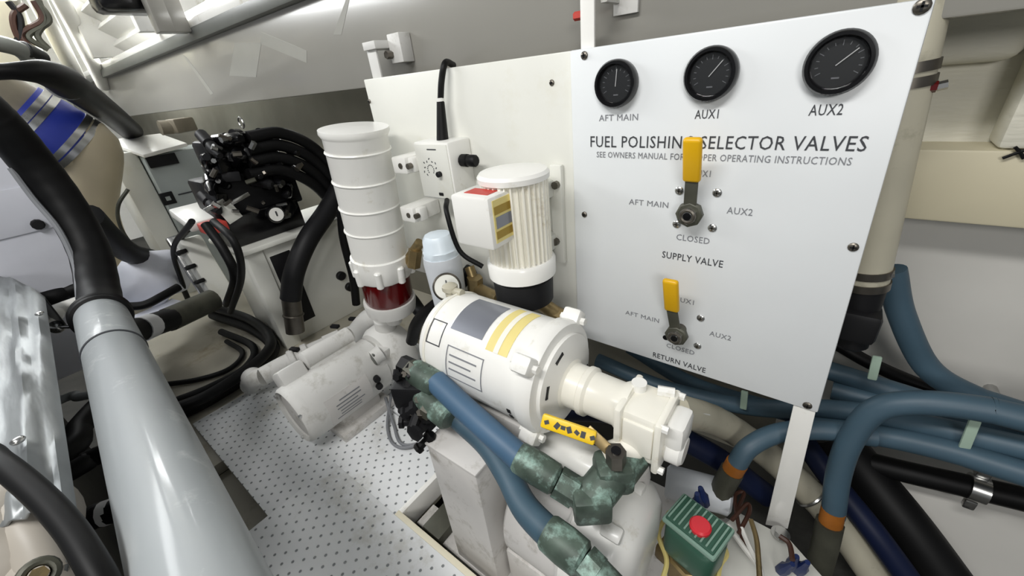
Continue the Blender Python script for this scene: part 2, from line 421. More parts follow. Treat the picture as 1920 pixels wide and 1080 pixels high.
# selector ball valves
def valve(px, py, htop, hbot, label, scr, L, off):
    c = wp(px, py)
    v = thing('selector_valve', label, 'valve', c, 'yellow handled valves on the selector board')
    obj('stem', B().cyl(c + Vector((0, .02, 0)), c + Vector((0, -.03, 0)), .010).torus(c + Vector((0, -.031, 0)), (0, 1, 0), .0085, .003), 'dsteel', v)
    obj('hub', B().lathe(c + Vector((0, -.018, 0)), (0, -1, 0), [(.0185, 0), (.0185, .007), (.016, .009)], 8), 'fitting', v)
    obj('nut', B().hexn(c + Vector((0, -.026, 0)), c + Vector((0, -.033, 0)), .012), 'steel', v)
    obj('bore', B().cyl(c + Vector((0, -.033, 0)), c + Vector((0, -.0342, 0)), .0055), 'blackg', v)
    p1 = wp(*hbot, PY - .028); p2 = wp(*htop, PY - .05)
    ax = p2 - p1
    b = B(); s0 = c + Vector((0, -.022, 0))
    wdt = .0095
    def bar(pa, pb, w, t):
        d = (pb - pa); Lb = d.length; zz = d.normalized(); xx = Vector((1, 0, 0)); xx = (xx - zz * xx.dot(zz)).normalized(); yy = zz.cross(xx)
        return (pa + pb) / 2, (w, t, Lb), Matrix((xx, yy, zz)).transposed()
    m1 = bar(s0, p1 + (p1 - s0) * .0, .017, .004); b.box(m1[0], m1[1], m1[2], .001)
    m2 = bar(p1 - ax * .05, p2 - ax * .08, .012, .003); b.box(m2[0], m2[1], m2[2], .001)
    obj('lever', b, 'fitting', v)
    m3 = bar(p1, p2, .0235, .010)
    obj('grip', B().box(m3[0], m3[1], m3[2], .0045, 3), 'yellow', v)
    for sx, sy in scr: screw(wp(sx, sy), .006, v, 'steel', 'dsteel')
valve(1301, 393, (1299, 258), (1297, 340), 'supply valve with larger yellow lever covering the printed title', [(1274, 357), (1345, 361), (1269, 420), (1336, 427)], 0, 0)
valve(1276, 616, (1257, 525), (1260, 582), 'return valve with shorter yellow lever low on the selector board', [(1314, 596), (1308, 648)], 0, 0)
obj('screw_hole', B().lathe(wp(1248, 633), (0, -1, 0), [(.005, -.001), (.005, .0006)], 12), 'blackg', sp, 'small black empty screw hole')

# ================================================================== LEFT BOARD
ly = .607
lp = thing('mounting_board', 'plain warm white mounting board left of the selector board', 'panel', (-.6, ly, .25))
tl = at(683, 156, y=ly); 
obj('plate', B().span((tl.x, ly, .345), (x0 - .001, ly + .012, .821), .002), 'panelw', lp)
for px, py in ((1035, 155), (693, 190)): screw(at(px, py, y=ly), .0045, lp, 'dsteel')
p = at(683, 120, y=ly)
obj('hanger_strap', B().span((p.x + .002, ly + .012, .72), (p.x + .034, ly + .017, .89), .001), 'dusty', lp)
obj('hanger_bracket', B().span((p.x + .002, ly + .005, .875), (p.x + .045, .68, .890), .001).span((p.x + .045, ly + .04, .845), (p.x + .085, .679, .900), .002), 'dusty', lp)
obj('hanger_bolt', B().hexn((p.x + .05, ly + .04, .862), (p.x + .05, ly + .025, .862), .008), 'dsteel', lp)

# ================================================================== FILTER CANISTER
ct, cb_ = at(664, 243, y=.5), at(737, 590, y=.5)
ax = (cb_ - ct).normalized(); Lc = (cb_ - ct).length
def cz(py): # distance along the axis of an image height
    return max(0, min(1.1, (py - 243) / (590 - 243))) * Lc
can = thing('filter_canister', 'tall white ribbed filter canister with dark red bowl at its foot', 'filter', cb_ + ax * .05)
R = .066
# along-axis heights
H = lambda f: Lc * f
obj('body', B().lathe(ct, ax, [(.02, -.006), (R*1.07, -.004), (R*1.08, .004), (R*1.03, .010), (R, .013), (R, H(.62))], 40), 'white', can)
for f in (.085, .215, .34, .455):
    obj('rib', B().torus(ct + ax * H(f), ax, R + .0005, .0024, 40, 6), 'white', can)
obj('collar', B().lathe(ct, ax, [(R*1.01, H(.60)), (R*1.07, H(.605)), (R*1.08, H(.65)), (R*1.04, H(.715)), (R*.98, H(.73)), (R*.9, H(.73))], 48, lambda t, r, h: 1 + .025 * (math.cos(6 * t) > .3) if h > H(.63) else 1), 'white', can)
for k in range(8):
    t = 2 * math.pi * k / 8; a_, u_, v_ = frame(ax); d_ = u_ * math.cos(t) + v_ * math.sin(t)
    obj('collar_lug', B().cyl(ct + ax * H(.64) + d_ * R * 1.07, ct + ax * H(.735) + d_ * R * 1.03, .009, seg=10, bev=.003), 'white', can)
obj('bowl', B().lathe(ct, ax, [(R*.93, H(.72)), (R*.93, H(.87)), (R*.88, H(.89)), (R*.6, H(.90))], 32), 'red', can)
obj('foot_cup', B().lathe(ct, ax, [(R*.6, H(.88)), (R*1.0, H(.88)), (R*1.02, H(.895)), (R*.96, H(.955)), (R*.5, H(.98)), (R*.3, H(1.05))], 32), 'dusty', can)
for px, py in ((762, 307), (776, 398)):
    c = at(px, py, y=.545)
    k = obj('clamp_bracket', B().box(c + Vector((0, .02, 0)), (.045, .08, .034), None, .004).box(c + Vector((.018, .0, .0)), (.035, .022, .03), None, .004), 'white', can)
    for dx in (.006, .03):
        obj('bolt', B().cyl(c + Vector((dx, -.012, .0)), c + Vector((dx, -.022, .0)), .006, seg=8), 'dsteel', k)
c = at(775, 480, y=.53)
obj('side_port', B().cyl(c + Vector((-.03, 0, -.02)), c + Vector((.012, .02, .03)), .012).hexn(c + Vector((-.01, 0, -.03)), c + Vector((.0, .01, .012)), .017), 'brass', can)

# ================================================================== CONTROL BOX
fy = .545
a, bq = at(773, 270, y=fy), at(852, 370, y=fy)
xl, xr, zt, zb = a.x + .002, bq.x + .006, at(812, 267, y=fy).z, at(825, 374, y=fy).z
cx = thing('control_box', 'small white control box with dial markings and a black cable', 'control box', ((xl+xr)/2, ly, zb))
obj('housing', B().span((xl, fy, zb), (xr, ly, zt), .004), 'white', cx)
obj('face_plate', B().span((xl + .004, fy - .002, zb + .004), (xr - .004, fy + .001, zt - .004), .001), 'panelw', cx)
mc = at(808, 318, y=fy - .002); b = B()
for k in range(11):
    th = math.radians(-130 + 26 * k); dv = Vector((math.sin(th), 0, math.cos(th)))
    b.box(mc + dv * (.017 + .004 * (k % 2)), (.004, .001, .002), Matrix.Rotation(th + .5 * k, 3, 'Y'))
    b.box(mc + dv * .009, (.002, .001, .0022), Matrix.Rotation(th + .8 * k, 3, 'Y'))
obj('scale_mark', b, 'ink', cx)
obj('title_mark', B().box(Vector(((xl+xr)/2 + .004, fy - .002, zt - .013)), (.026, .001, .0022)), 'ink', cx)
kc = at(826, 326, y=fy - .002)
obj('knob', B().cyl(kc, kc + Vector((0, -.009, 0)), .0055, bev=.001), 'satin', cx)
lc = at(828, 364, y=fy - .002)
obj('switch', B().box(lc, (.012, .004, .006), None, .001), 'satin', cx)
gc = at(868, 303, y=.565)
obj('cable_gland', B().lathe(Vector((xr - .002, .575, gc.z)), (1, 0, 0), [(.008, 0), (.012, .004), (.0125, .018), (.010, .020), (.0115, .024), (.0115, .038), (.009, .041)], 12), 'black', cx)
t0 = at(829, 262, y=.575); t1 = at(826, 190, y=.585); t2 = at(828, 150, y=.588); t3 = at(835, 118, y=.600); t4 = at(850, 122, y=.66)
obj('strain_relief', B().cyl(t0 + Vector((0, 0, -.008)), t1, .0125, .0075, bev=.001), 'black', cx)
obj('cable_tie', B().cyl(t1, t1 + Vector((0, 0, .006)), .0075), 'white', cx)
obj('cable', B().tube([t1, t2, t3, t4], .006), 'black', cx)

# ================================================================== FINNED PUMP MOTOR (vertical)
fx, fyy = -.400, .508
ft = thing('finned_pump', 'cream finned vertical pump motor with white terminal box in front', 'pump', (fx, fyy, .40))
ztop = at(962, 318, y=fyy).z; zring = at(978, 500, y=fyy - .03).z
rr = .056
obj('housing', B().lathe((fx, fyy, zring), (0, 0, 1), [(rr*.99, 0), (rr*.99, ztop - zring - .012)], 144, lambda t, r, h: 1.0 if (t * 144 / (2*math.pi)) % 4 < 2 else .88), 'cream', ft, smooth=20)
obj('top_cap', B().lathe((fx, fyy, ztop - .014), (0, 0, 1), [(rr*.9, -.004), (rr*1.04, 0), (rr*1.05, .008), (rr*.98, .013), (rr*.4, .018)], 36), 'white', ft)
obj('base_ring', B().lathe((fx, fyy, zring - .030), (0, 0, 1), [(rr*.98, 0), (rr*1.08, .003), (rr*1.09, .028), (rr*1.02, .034), (rr*.9, .034)], 40), 'white', ft)
obj('pump_head', B().lathe((fx, fyy, zring - .085), (0, 0, 1), [(rr*.75, 0), (rr*.95, .004), (rr*.98, .05), (rr*.8, .058)], 28), 'satin', ft)
by = .415
p0, p1 = at(842, 363, y=by), at(918, 468, y=by)
tb = obj('terminal_box', B().span((p0.x, by, at(880, 462, y=by).z), (at(914, 375, y=by).x, .478, at(872, 368, y=by).z), .005), 'white', ft)
tx0, tx1, tz0, tz1 = p0.x, at(914, 375, y=by).x, at(880, 462, y=by).z, at(872, 368, y=by).z
obj('lid_label', B().span((tx0 + .018, by + .014, tz1 - .0005), (tx1 - .012, by + .04, tz1 + .0008)), 'redlab', tb)
obj('side_label', B().span((tx1 - .0005, by + .008, tz0 + .010), (tx1 + .001, by + .056, tz1 - .006)), 'paley', tb)
for zz in (tz1 - .022, tz0 + .022):
    obj('label_band', B().span((tx1, by + .010, zz - .006), (tx1 + .0016, by + .054, zz + .006)), 'gold', tb)
obj('label_band', B().span((tx1, by + .012, tz0 + .032), (tx1 + .0016, by + .052, tz1 - .032)), 'silver', tb)
# wall bracket
bk = at(1047, 395, y=.60)
k = obj('wall_bracket', B().span((bk.x - .012, .594, .47), (bk.x + .012, .606, .655), .003).span((bk.x - .055, .55, .50), (bk.x - .004, .604, .53), .003).span((bk.x - .055, .55, .60), (bk.x - .004, .604, .63), .003), 'panelw', ft)
for py in (346, 452):
    c = at(1044, py, y=.594); obj('bolt', B().cyl(c, c + Vector((0, -.008, 0)), .007, seg=8), 'dsteel', k)
c = at(1046, 590, y=.53)
obj('pipe_fitting', B().cyl((fx, fyy, zring - .07), c, .014).hexn(c - Vector((.012, 0, 0)), c + Vector((.014, .0, -.004)), .018).cyl(c, at(1085, 610, y=.54), .012), 'brass', ft)
tag(obj('pump_tee', B().cyl(at(895, 540, y=.55), at(935, 560, y=.53), .013).hexn(at(890, 520, y=.55), at(892, 550, y=.55), .018).cyl(at(880, 500, y=.56), at(895, 545, y=.55), .011), 'brass'), 'tarnished brass tee beside the finned pump foot', 'fitting')
tag(obj('black_tube', B().tube([at(770, 560, y=.62), at(800, 590, y=.60), at(870, 560, y=.58), at(960, 590, y=.58), at(1050, 640, y=.60)], .020, 12), 'black'), 'black tube put in for the dark gap behind the large motor', 'hose')  # added black shape, darkens the shaded gap under the finned pump
tag(obj('black_tube', B().tube([at(772, 640, y=.50), at(786, 600, y=.51), at(850, 545, y=.545), at(884, 505, y=.575)], .016, 12), 'black'), 'black tube put in for the dark gap behind the small pale filter', 'hose')  # added black shape for the shade between canister and pale filter
w0 = at(838, 400, y=.50); w1 = at(862, 470, y=.50); w2 = at(905, 500, y=.52)
tag(obj('motor_cable', B().tube([at(838, 375, y=.53), w0, w1, w2], .005), 'black'), 'thin black cable curling down from beside the terminal box', 'cable')

# ================================================================== SMALL BLUE-WHITE FILTER + DIAL
sc = at(828, 480, y=.50)
sf = thing('water_filter', 'small pale filter housing with bluish white cap between canister and finned pump', 'filter', sc + Vector((0, 0, -.12)))
zc = lambda py, px=828: at(px, py, y=.50).z
obj('cap', B().lathe((sc.x, .5, zc(478)), (0, 0, 1), [(.036, 0), (.037, .014), (.034, .018), (.033, .036), (.026, .046), (.01, .048)], 24, lambda t, r, h: 1 + .03 * math.cos(9 * t)), 'clearb', sf)
obj('housing', B().lathe((sc.x, .5, zc(578)), (0, 0, 1), [(.026, 0), (.036, .01), (.040, zc(478) - zc(578) - .012), (.038, zc(478) - zc(578))], 28), 'greyw', sf)
dc = at(838, 538, y=.44); dn = (CAMP - dc).normalized()
dg = thing('dial_gauge', 'round steel dial gauge standing above the back of the large motor', 'gauge', dc)
obj('case', B().lathe(dc, dn, [(.022, -.022), (.027, -.02), (.0275, .002), (.025, .004), (.024, .001)], 28), 'dsteel', dg)
obj('dial_face', B().lathe(dc, dn, [(.0235, 0), (.0235, .0016)], 28), 'panelw', dg)
a_, u_, v_ = frame(dn)
obj('needle', B().box(dc + dn * .003 + u_ * .004, (.002, .018, .001), Matrix((v_, u_, dn)).transposed()), 'ink', dg)
tag(obj('vent_valve', B().lathe(at(850, 572, y=.41), (0, 0, 1), [(.012, 0), (.013, .01), (.010, .014), (.010, .03), (.014, .032), (.014, .04), (.006, .045)], 10).cyl(at(850, 545, y=.41) - Vector((.022, 0, -.0)), at(850, 545, y=.41) + Vector((.022, 0, .0)), .007), 'pvc'), 'cream vent valve standing on top of the large motor', 'valve')

# ================================================================== LARGE MOTOR PUMP (axis along x)
my, mz, mr = .39, .39, .0835
mx0, mx1 = -.490, -.276
mp = thing('motor_pump', 'large white electric motor driving the cream gear pump below the selector board', 'pump', (-.35, my, mz - mr))
obj('motor_body', B().lathe((mx0, my, mz), (1, 0, 0), [(mr*.55, -.012), (mr*.9, -.008), (mr*.985, .006), (mr, .02), (mr, .05), (mr*.985, .052), (mr*.985, .056), (mr, .058), (mr, mx1 - mx0)], 48), 'white', mp)
obj('end_band', B().torus((mx0 + .012, my, mz), (1, 0, 0), mr * .99, .003, 40, 6), 'cream', mp)
# C-face flange: rounded square-ish ring with lugs
fb = B().lathe((mx1, my, mz), (1, 0, 0), [(mr*.98, -.012), (mr*1.06, -.01), (mr*1.07, .006), (mr*1.02, .014), (mr*.86, .016), (mr*.86, .022), (mr*.5, .03)], 48)
for ang in (45, 135, 225, 315):
    t = math.radians(ang); d = Vector((0, math.cos(t), math.sin(t)))
    fb.box(Vector((mx1 - .002, my, mz)) + d * mr * 1.08, (.030, .034, .026), Matrix.Rotation(t, 3, 'X'), .005)
obj('end_flange', fb, 'white', mp)
for ang in (45, 135, 225, 315):
    t = math.radians(ang); d = Vector((0, math.cos(t), math.sin(t)))
    q0 = Vector((mx1, my, mz)) + d * mr * 1.1
    obj('flange_bolt', B().hexn(q0 - Vector((.022, 0, 0)), q0 + Vector((.020, 0, 0)), .006), 'white', mp)
for ang in (20, 70, 200):
    t = math.radians(ang); d = Vector((0, -math.cos(t), math.sin(t)))
    obj('vent_slot', B().box(Vector((mx1 + .023, my, mz)) + d * mr * .70, (.006, .006, .02), Matrix.Rotation(-t, 3, 'X')), 'satin', mp)
def strip(xa, xb, a0, a1, r, n=10):   # label wrapped on the motor (angles from up, towards camera -y)
    b = B(); rs = []
    for i in range(n + 1):
        t = math.radians(a0 + (a1 - a0) * i / n); d = Vector((0, -math.sin(t), math.cos(t)))
        rs.append([Vector((xa, my, mz)) + d * r, Vector((xb, my, mz)) + d * r, Vector((xb, my, mz)) + d * (r - .003), Vector((xa, my, mz)) + d * (r - .003)])
    return b.rings(rs)
lb = obj('rating_label', strip(-.432, -.366, -15, 38, mr + .0008), 'silver', mp, 'silver rating label')
obj('warning_label', strip(-.354, -.314, -22, 45, mr + .0008), 'paley', mp, 'pale yellow warning label')
obj('label_stripe', strip(-.339, -.330, -22, 45, mr + .0014), 'cream', mp)
def outline(xa, xb, a0, a1, w=.0016, da=1.2):
    for s in (strip(xa, xa + w, a0, a1, mr + .0007), strip(xb - w, xb, a0, a1, mr + .0007), strip(xa, xb, a0, a0 + da, mr + .0007, 2), strip(xa, xb, a1 - da, a1, mr + .0007, 2)):
        yield s
for s in outline(-.425, -.350, 55, 92): obj('label_outline', s, 'inkg', mp)
for a0 in (64, 72, 80): obj('label_line', strip(-.418, -.362 - .01 * (a0 == 72), a0, a0 + 1.6, mr + .0007, 2), 'inkg', mp)
for s in outline(-.474, -.442, 34, 62): obj('hatch_outline', s, 'ink', mp)
obj('vent_slot', strip(-.306, -.300, 100, 106, mr + .001, 2), 'satin', mp)
obj('vent_slot', strip(-.306, -.300, 110, 116, mr + .001, 2), 'satin', mp)
# adapter + gear pump
ax0 = mx1 + .025
obj('adapter', B().lathe((ax0, my, mz - .004), (1, 0, 0), [(.040, -.005), (.040, .004), (.034, .008), (.0335, .028), (.0365, .030), (.0365, .038), (.032, .042), (.031, .082), (.035, .088), (.035, .098)], 36), 'cream', mp)
hx = ax0 + .090
hz, hy = mz - .016, my - .002
obj('pump_body', B().box((hx + .030, hy, hz), (.056, .066, .078), None, .008).box((hx + .031, hy - .033, hz + .002), (.040, .008, .052), None, .003).box((hx + .005, hy, hz - .002), (.010, .080, .090), None, .004).box((hx + .056, hy, hz - .002), (.010, .076, .086), None, .004), 'cream', mp)
obj('pump_cover', B().box((hx + .071, hy, hz + .012), (.024, .046, .042), None, .007).cyl((hx + .06, hy - .006, hz - .016), (hx + .084, hy - .006, hz - .016), .021, bev=.004), 'white', mp)
for dy, dz in ((-.032, .036), (.032, .036), (-.032, -.038), (.032, -.038)):
    obj('cover_bolt', B().hexn((hx + .056, hy + dy, hz + dz), (hx + .067, hy + dy, hz + dz), .005), 'white', mp)
obj('inlet_port', B().cyl((hx + .028, hy - .02, hz - .025), (hx - .002, hy - .055, hz - .038), .018, .021), 'cream', mp)
obj('top_fitting', B().cyl((hx + .012, hy + .015, hz + .03), (hx + .012, hy + .015, hz + .050), .010).hexn((hx + .035, hy + .02, hz + .043), (hx + .055, hy + .026, hz + .043), .007), 'white', mp)
# cradle + mount under the motor
obj('motor_foot', B().box((-.38, my, mz - mr - .012), (.16, .11, .03), None, .004).box((-.45, my, .27), (.012, .10, .09), None, .002).box((-.31, my, .27), (.012, .10, .07), None, .002), 'dirtyw', mp)

# lower tank/cylinder under pump
lc0, lc1 = at(985, 818, y=.36), at(1135, 890, y=.35)
tag(obj('accumulator', B().lathe(lc0, lc1 - lc0, [(.025, -.012), (.031, 0), (.0315, (lc1-lc0).length), (.028, (lc1-lc0).length + .01)], 32), 'white'), 'smooth white cylinder under the yellow tagged lever', 'cylinder')

# ================================================================== LOWER MOTOR (foreground)
lm = thing('electric_motor', 'big white motor lying lowest in the foreground under the blue hoses', 'motor', (-.3, .335, .03))
ly2, lz2, lr = .352, .135, .104
obj('motor_body', B().lathe((-.29, ly2, lz2), (1, 0, 0), [(lr*.5, -.008), (lr*.9, -.006), (lr*.96, 0), (lr*.96, .11)], 48), 'dirtyw', lm)
obj('end_bell', B().lathe((-.19, ly2, lz2), (1, 0, 0), [(lr*.97, 0), (lr*1.02, .004), (lr*1.02, .06), (lr*.98, .075), (lr*.80, .092), (lr*.5, .098)], 48), 'white', lm)
obj('seam', B().torus((-.19, ly2, lz2), (1, 0, 0), lr * .985, .003, 48, 6), 'dusty', lm)
for ang in (25, -20):
    t = math.radians(ang); d = Vector((0, -math.sin(t), math.cos(t)))
    q0 = Vector((-.13, ly2, lz2)) + d * lr * .97
    obj('lug', B().box(q0, (.03, .022, .02), Matrix.Rotation(t, 3, 'X'), .004), 'white', lm)
obj('conduit_box', B().lathe((-.155, ly2 + .06, lz2 + .055), (0, .1, 1), [(.036, 0), (.038, .03), (.034, .05), (.02, .058)], 24), 'dirtyw', lm)
obj('foot', B().box((-.25, ly2 - .05, -.03), (.13, .06, .16), None, .004).box((-.25, ly2 + .05, -.03), (.13, .06, .16), None, .004), 'dirtyw', lm)

# pedestal post
pz = .283
pA, pB, pC = at(798, 828, z=pz), at(890, 890, z=pz), at(913, 863, z=pz)
ped = thing('pedestal_post', 'white painted steel pedestal post with flat scuffed top', 'post', ((pA.x+pB.x)/2, (pA.y+pC.y)/2, -.11))
yf = (pA.y + pB.y) / 2; yb = yf + .062
obj('post', B().span((pA.x, yf, -.11), (pB.x, yb, pz - .004), .004), 'dirtyw', ped)
obj('top_plate', B().span((pA.x - .002, yf - .002, pz - .006), (pB.x + .002, yb, pz), .002), 'dirtyw', ped)
obj('base_rail', B().span((NX + .025, yf + .0, -.115), (-.20, yf + .012, -.05), .002).span((NX + .025, yf - .005, -.05), (-.20, yf + .045, -.044), .001), 'dirtyw', ped)
struct_gap = None
tag(obj('olive_block', B().span((-.52, .16+.075, -.11), (-.47, .30, -.02), .002), 'fitting'), 'small drab olive block in the floor notch behind the post', 'block')

# ================================================================== BRONZE HOSES IN FRONT
# hose 1: from coupling (790,700) to bronze fitting (985,870) -> elbow (1110,935)
def D(px, py, d): return at(px, py, d=d)
h1 = thing('fuel_hose', 'blue rubber hose running diagonally to the bronze elbow by the yellow tagged lever', 'hose', D(900, 790, .58))
obj('hose', B().tube([D(818, 715, .64), D(870, 765, .60), D(925, 815, .565), D(985, 868, .54)], .0185, 16), 'blue', h1)
def fit(pa, pb, r, prof=None):
    pa, pb = Vector(pa), Vector(pb); L = (pb - pa).length
    return B().lathe(pa, pb - pa, prof(L, r) if prof else [(r*.9, 0), (r, .004), (r*1.05, L*.5), (r, L - .004), (r*.8, L)], 20)
obj('ferrule', fit(D(970, 855, .545), D(1045, 902, .525), .021), 'bronze', h1)
obj('coupling', B().hexn(D(1045, 902, .525), D(1080, 924, .518), .021).cyl(D(1072, 920, .52), D(1100, 936, .514), .018), 'bronze', h1)
# elbow + ball valve
ev = thing('bronze_valve', 'green tarnished bronze elbow and ball valve beside the gear pump', 'valve', D(1130, 910, .51))
e0 = D(1108, 938, .512)
rotv = Matrix((right, -down, -fwd)).transposed()
e1 = D(1150, 885, .525)
b = B().box(e0, (.048, .044, .044), Matrix.Rotation(math.radians(38), 3, 'Z'), .006)
b.cyl(e0, e1, .025).box(e1, (.050, .046, .046), Matrix.Rotation(math.radians(38), 3, 'Z'), .010)
obj('elbow', b, 'bronze', ev)
obj('valve_body', B().cyl(e1, D(1190, 838, .55), .029, .028, bev=.005).torus(D(1180, 850, .54), D(1185, 845, .545) - e1, .024, .004), 'bronze', ev)
st0 = D(1155, 868, .50); st1 = D(1155, 846, .485)
obj('stem', B().cyl(D(1156, 880, .515), st1, .0095).hexn(st0, st1, .0125), 'dsteel', ev)
obj('stem_bore', B().cyl(st1, st1 + (st1 - st0).normalized() * .002, .006), 'blackg', ev)
def flatbar(pa, pb, wv, w, t):
    d = (pb - pa); L = d.length; zz = d.normalized(); xx = Vector(wv); xx = (xx - zz * xx.dot(zz)).normalized(); yy = zz.cross(xx)
    return ((pa + pb) / 2, (w, t, L), Matrix((xx, yy, zz)).transposed())
upish = Vector((.15, .55, .6))
f = flatbar(D(1155, 856, .49), D(1100, 805, .505), upish, .014, .003); lever = obj('lever', B().box(*f, .001), 'brass', ev)
f = flatbar(D(1117, 822, .497), D(1016, 787, .520), upish, .0185, .009)
gp = obj('lever_grip', B().box(*f, .003), 'yellowp', ev, 'yellow plastic lever grip with smudged black print')
nn = f[2] @ Vector((0, 1, 0)); 
if nn.dot(CAMP - f[0]) < 0: nn = -nn
zz = f[2] @ Vector((0, 0, 1))
b = B()
for k, dz in enumerate((-.032, -.020, -.012, -.002, .006, .014, .028)):
    b.box(f[0] + nn * .0046 + zz * dz, (.008 if k % 2 else .005, .001, .006), f[2] @ Matrix.Rotation(.5 * (k % 3 - 1), 3, 'Y'))
obj('worn_print', b, 'ink', gp)

h2 = thing('fuel_hose', 'blue rubber hose bending down across the lower motor to the frame bottom', 'hose', D(960, 900, .52))
obj('hose', B().tube([D(822, 752, .66), D(870, 793, .645), D(915, 835, .615), D(952, 890, .57), D(985, 952, .525), D(1040, 1010, .485)], .0185, 16), 'blued', h2)
obj('ferrule', fit(D(1025, 995, .482), D(1095, 1052, .455), .0215), 'bronze', h2)
obj('coupling', B().hexn(D(1095, 1052, .455), D(1120, 1078, .445), .020).cyl(D(1115, 1070, .447), D(1190, 1150, .43), .018), 'bronze', h2)
# coupling cluster where both hoses start
cl = thing('hose_manifold', 'dark grimy valve manifold with black knobs at the left ends of the blue hoses', 'manifold', D(780, 760, .66))
obj('ferrule', fit(D(775, 695, .665), D(822, 722, .64), .021), 'bronze', cl)
obj('ferrule', fit(D(792, 738, .665), D(845, 785, .625), .022), 'bronze', cl)
obj('body', B().box(D(778, 728, .68), (.06, .06, .05), Matrix.Rotation(.5, 3, 'Z'), .008).cyl(D(770, 690, .68), D(768, 770, .69), .020).hexn(D(752, 682, .68), D(790, 700, .67), .017), 'satin', cl)
for px, py, d, r in ((760, 700, .67, .013), (757, 730, .67, .015), (775, 768, .66, .018), (790, 800, .655, .020), (800, 770, .65, .014), (770, 790, .67, .015), (797, 828, .66, .012)):
    c = D(px, py, d); ax_ = Vector((random.uniform(-1, 1), random.uniform(-1, .2), random.uniform(-.8, .8))).normalized()
    obj('knob', B().lathe(c, ax_, [(r*.4, -.02), (r*.9, -.016), (r*.9, -.006), (r*.55, -.004), (r*.55, .010), (r*.8, .012), (r*.8, .018), (r*.3, .02)], 7), random.choice(('satin', 'black')), cl)
for k in range(16):
    c = D(random.uniform(752, 805), random.uniform(690, 820), random.uniform(.645, .67)); e = Vector((random.uniform(-.02, .02), random.uniform(-.02, .01), random.uniform(-.015, .02)))
    obj('bolt', B().hexn(c - e, c + e, random.uniform(.005, .009)), random.choice(('satin', 'fitting', 'dsteel', 'black')), cl)
obj('union', B().hexn(D(765, 688, .66), D(780, 700, .655), .016), 'fitting', cl)
obj('union', B().hexn(D(800, 762, .645), D(812, 770, .64), .018), 'fitting', cl)

# ================================================================== SMALL JET PUMP (axis along y)
jx, jz, jr = -.930, .112, .080
jy0, jy1 = .215, .47
jp = thing('jet_pump', 'dusty grey-white small motor pump standing on the perforated floor plate', 'pump', (jx, (jy0+jy1)/2, 0))
obj('motor_body', B().lathe((jx, jy0, jz), (0, 1, 0), [(jr*.80, .012), (jr*.96, .014), (jr, .022), (jr, .20), (jr*.97, .205), (jr*.97, .235), (jr*.8, .25)], 44), 'dusty', jp)
obj('end_ring', B().lathe((jx, jy0, jz), (0, 1, 0), [(jr*.82, .016), (jr*.82, 0), (jr*.90, -.006), (jr*.97, 0), (jr*.99, .020)], 44), 'dusty', jp)
obj('end_cap', B().lathe((jx, jy0 + .002, jz), (0, 1, 0), [(jr*.35, 0), (jr*.80, .002), (jr*.80, .02)], 32), 'dirtyw', jp)
for ang in (30, 150, 270):
    t = math.radians(ang); obj('cap_screw', B().hexn((jx + jr*.9*math.cos(t), jy0 - .008, jz + jr*.9*math.sin(t)), (jx + jr*.9*math.cos(t), jy0 + .01, jz + jr*.9*math.sin(t)), .005), 'steel', jp)
obj('terminal_hump', B().box((jx - .052, jy0 + .044, jz + .066), (.075, .066, .062), Matrix.Rotation(-.55, 3, 'Y'), .010), 'dusty', jp)
cap = obj('capacitor_cover', B().lathe((jx - .048, jy0 + .080, jz + .092), (0, 1, 0), [(.020, 0), (.025, .004), (.025, .135), (.018, .142)], 20).box((jx - .043, jy0 + .15, jz + .070), (.042, .135, .036), Matrix.Rotation(-.5, 3, 'Y'), .006), 'dusty', jp)
pz_ = jz - .01
obj('rating_plate', B().rings([[Vector((jx, y, jz)) + Vector((math.cos(t), 0, math.sin(t))) * r for y, r in ((jy0 + .05, jr + .001), (jy0 + .17, jr + .001), (jy0 + .17, jr - .002), (jy0 + .05, jr - .002))] for t in [math.radians(-28 + 8 * i) for i in range(8)]]), 'dirtyw', jp, 'faded scratched rating plate')
b = B()
for i in range(6):
    t = math.radians(-20 + 7 * i); d = Vector((math.cos(t), 0, math.sin(t)))
    b.box(Vector((jx, jy0 + .10 + .006 * (i % 3), jz)) + d * (jr + .001), (.001, .07 - .012 * (i % 2), .003), Matrix.Rotation(-t, 3, 'Y'))
obj('plate_mark', b, 'inkg', jp)
obj('mount_foot', B().box((jx, jy0 + .14, .012), (.15, .16, .024), None, .003).box((jx, jy0 + .14, .03), (.10, .12, .05), None, .01), 'dirtyw', jp)
obj('pump_volute', B().lathe((jx + .005, jy1 - .01, jz + .01), (0, 1, 0), [(.05, 0), (.075, .004), (.085, .02), (.088, .06), (.078, .085), (.05, .095)], 40).cyl((jx + .01, jy1 + .04, jz + .06), (jx + .02, jy1 + .04, jz + .125), .030, bev=.003), 'dusty', jp)
obj('pump_bracket', B().box((jx + .045, jy1 - .018, jz + .022), (.055, .05, .09), None, .012).cyl((jx + .055, jy1 - .045, jz + .055), (jx + .06, jy1 - .02, jz + .06), .022), 'dusty', jp)
obj('vent_slot', B().box((jx + .062, jy1 - .047, jz + .058), (.02, .006, .035), None, .003), 'band', jp)
for dz in (.012, -.012): obj('cable_stub', B().cyl((jx + jr - .004, jy1 - .065, jz + dz), (jx + jr + .010, jy1 - .068, jz + dz), .009, seg=10), 'satin', jp)
for k in range(2):
    obj_ = tag(obj('pump_wire', B().tube([(jx + .07, jy1 - .06 + .02 * k, .03), (jx + .15, jy1 - .10 - .02 * k, .006), (jx + .23, jy1 - .13 - .01 * k, .008), (jx + .30, jy1 - .07, .02)], .004, 8), 'inkg'), 'grey wire on the floor plate between small pump and manifold, ' + ('farther one' if k else 'nearer one'), 'wire')

jp.location += Vector((.012, -.012, 0)); mp.location.x += .010
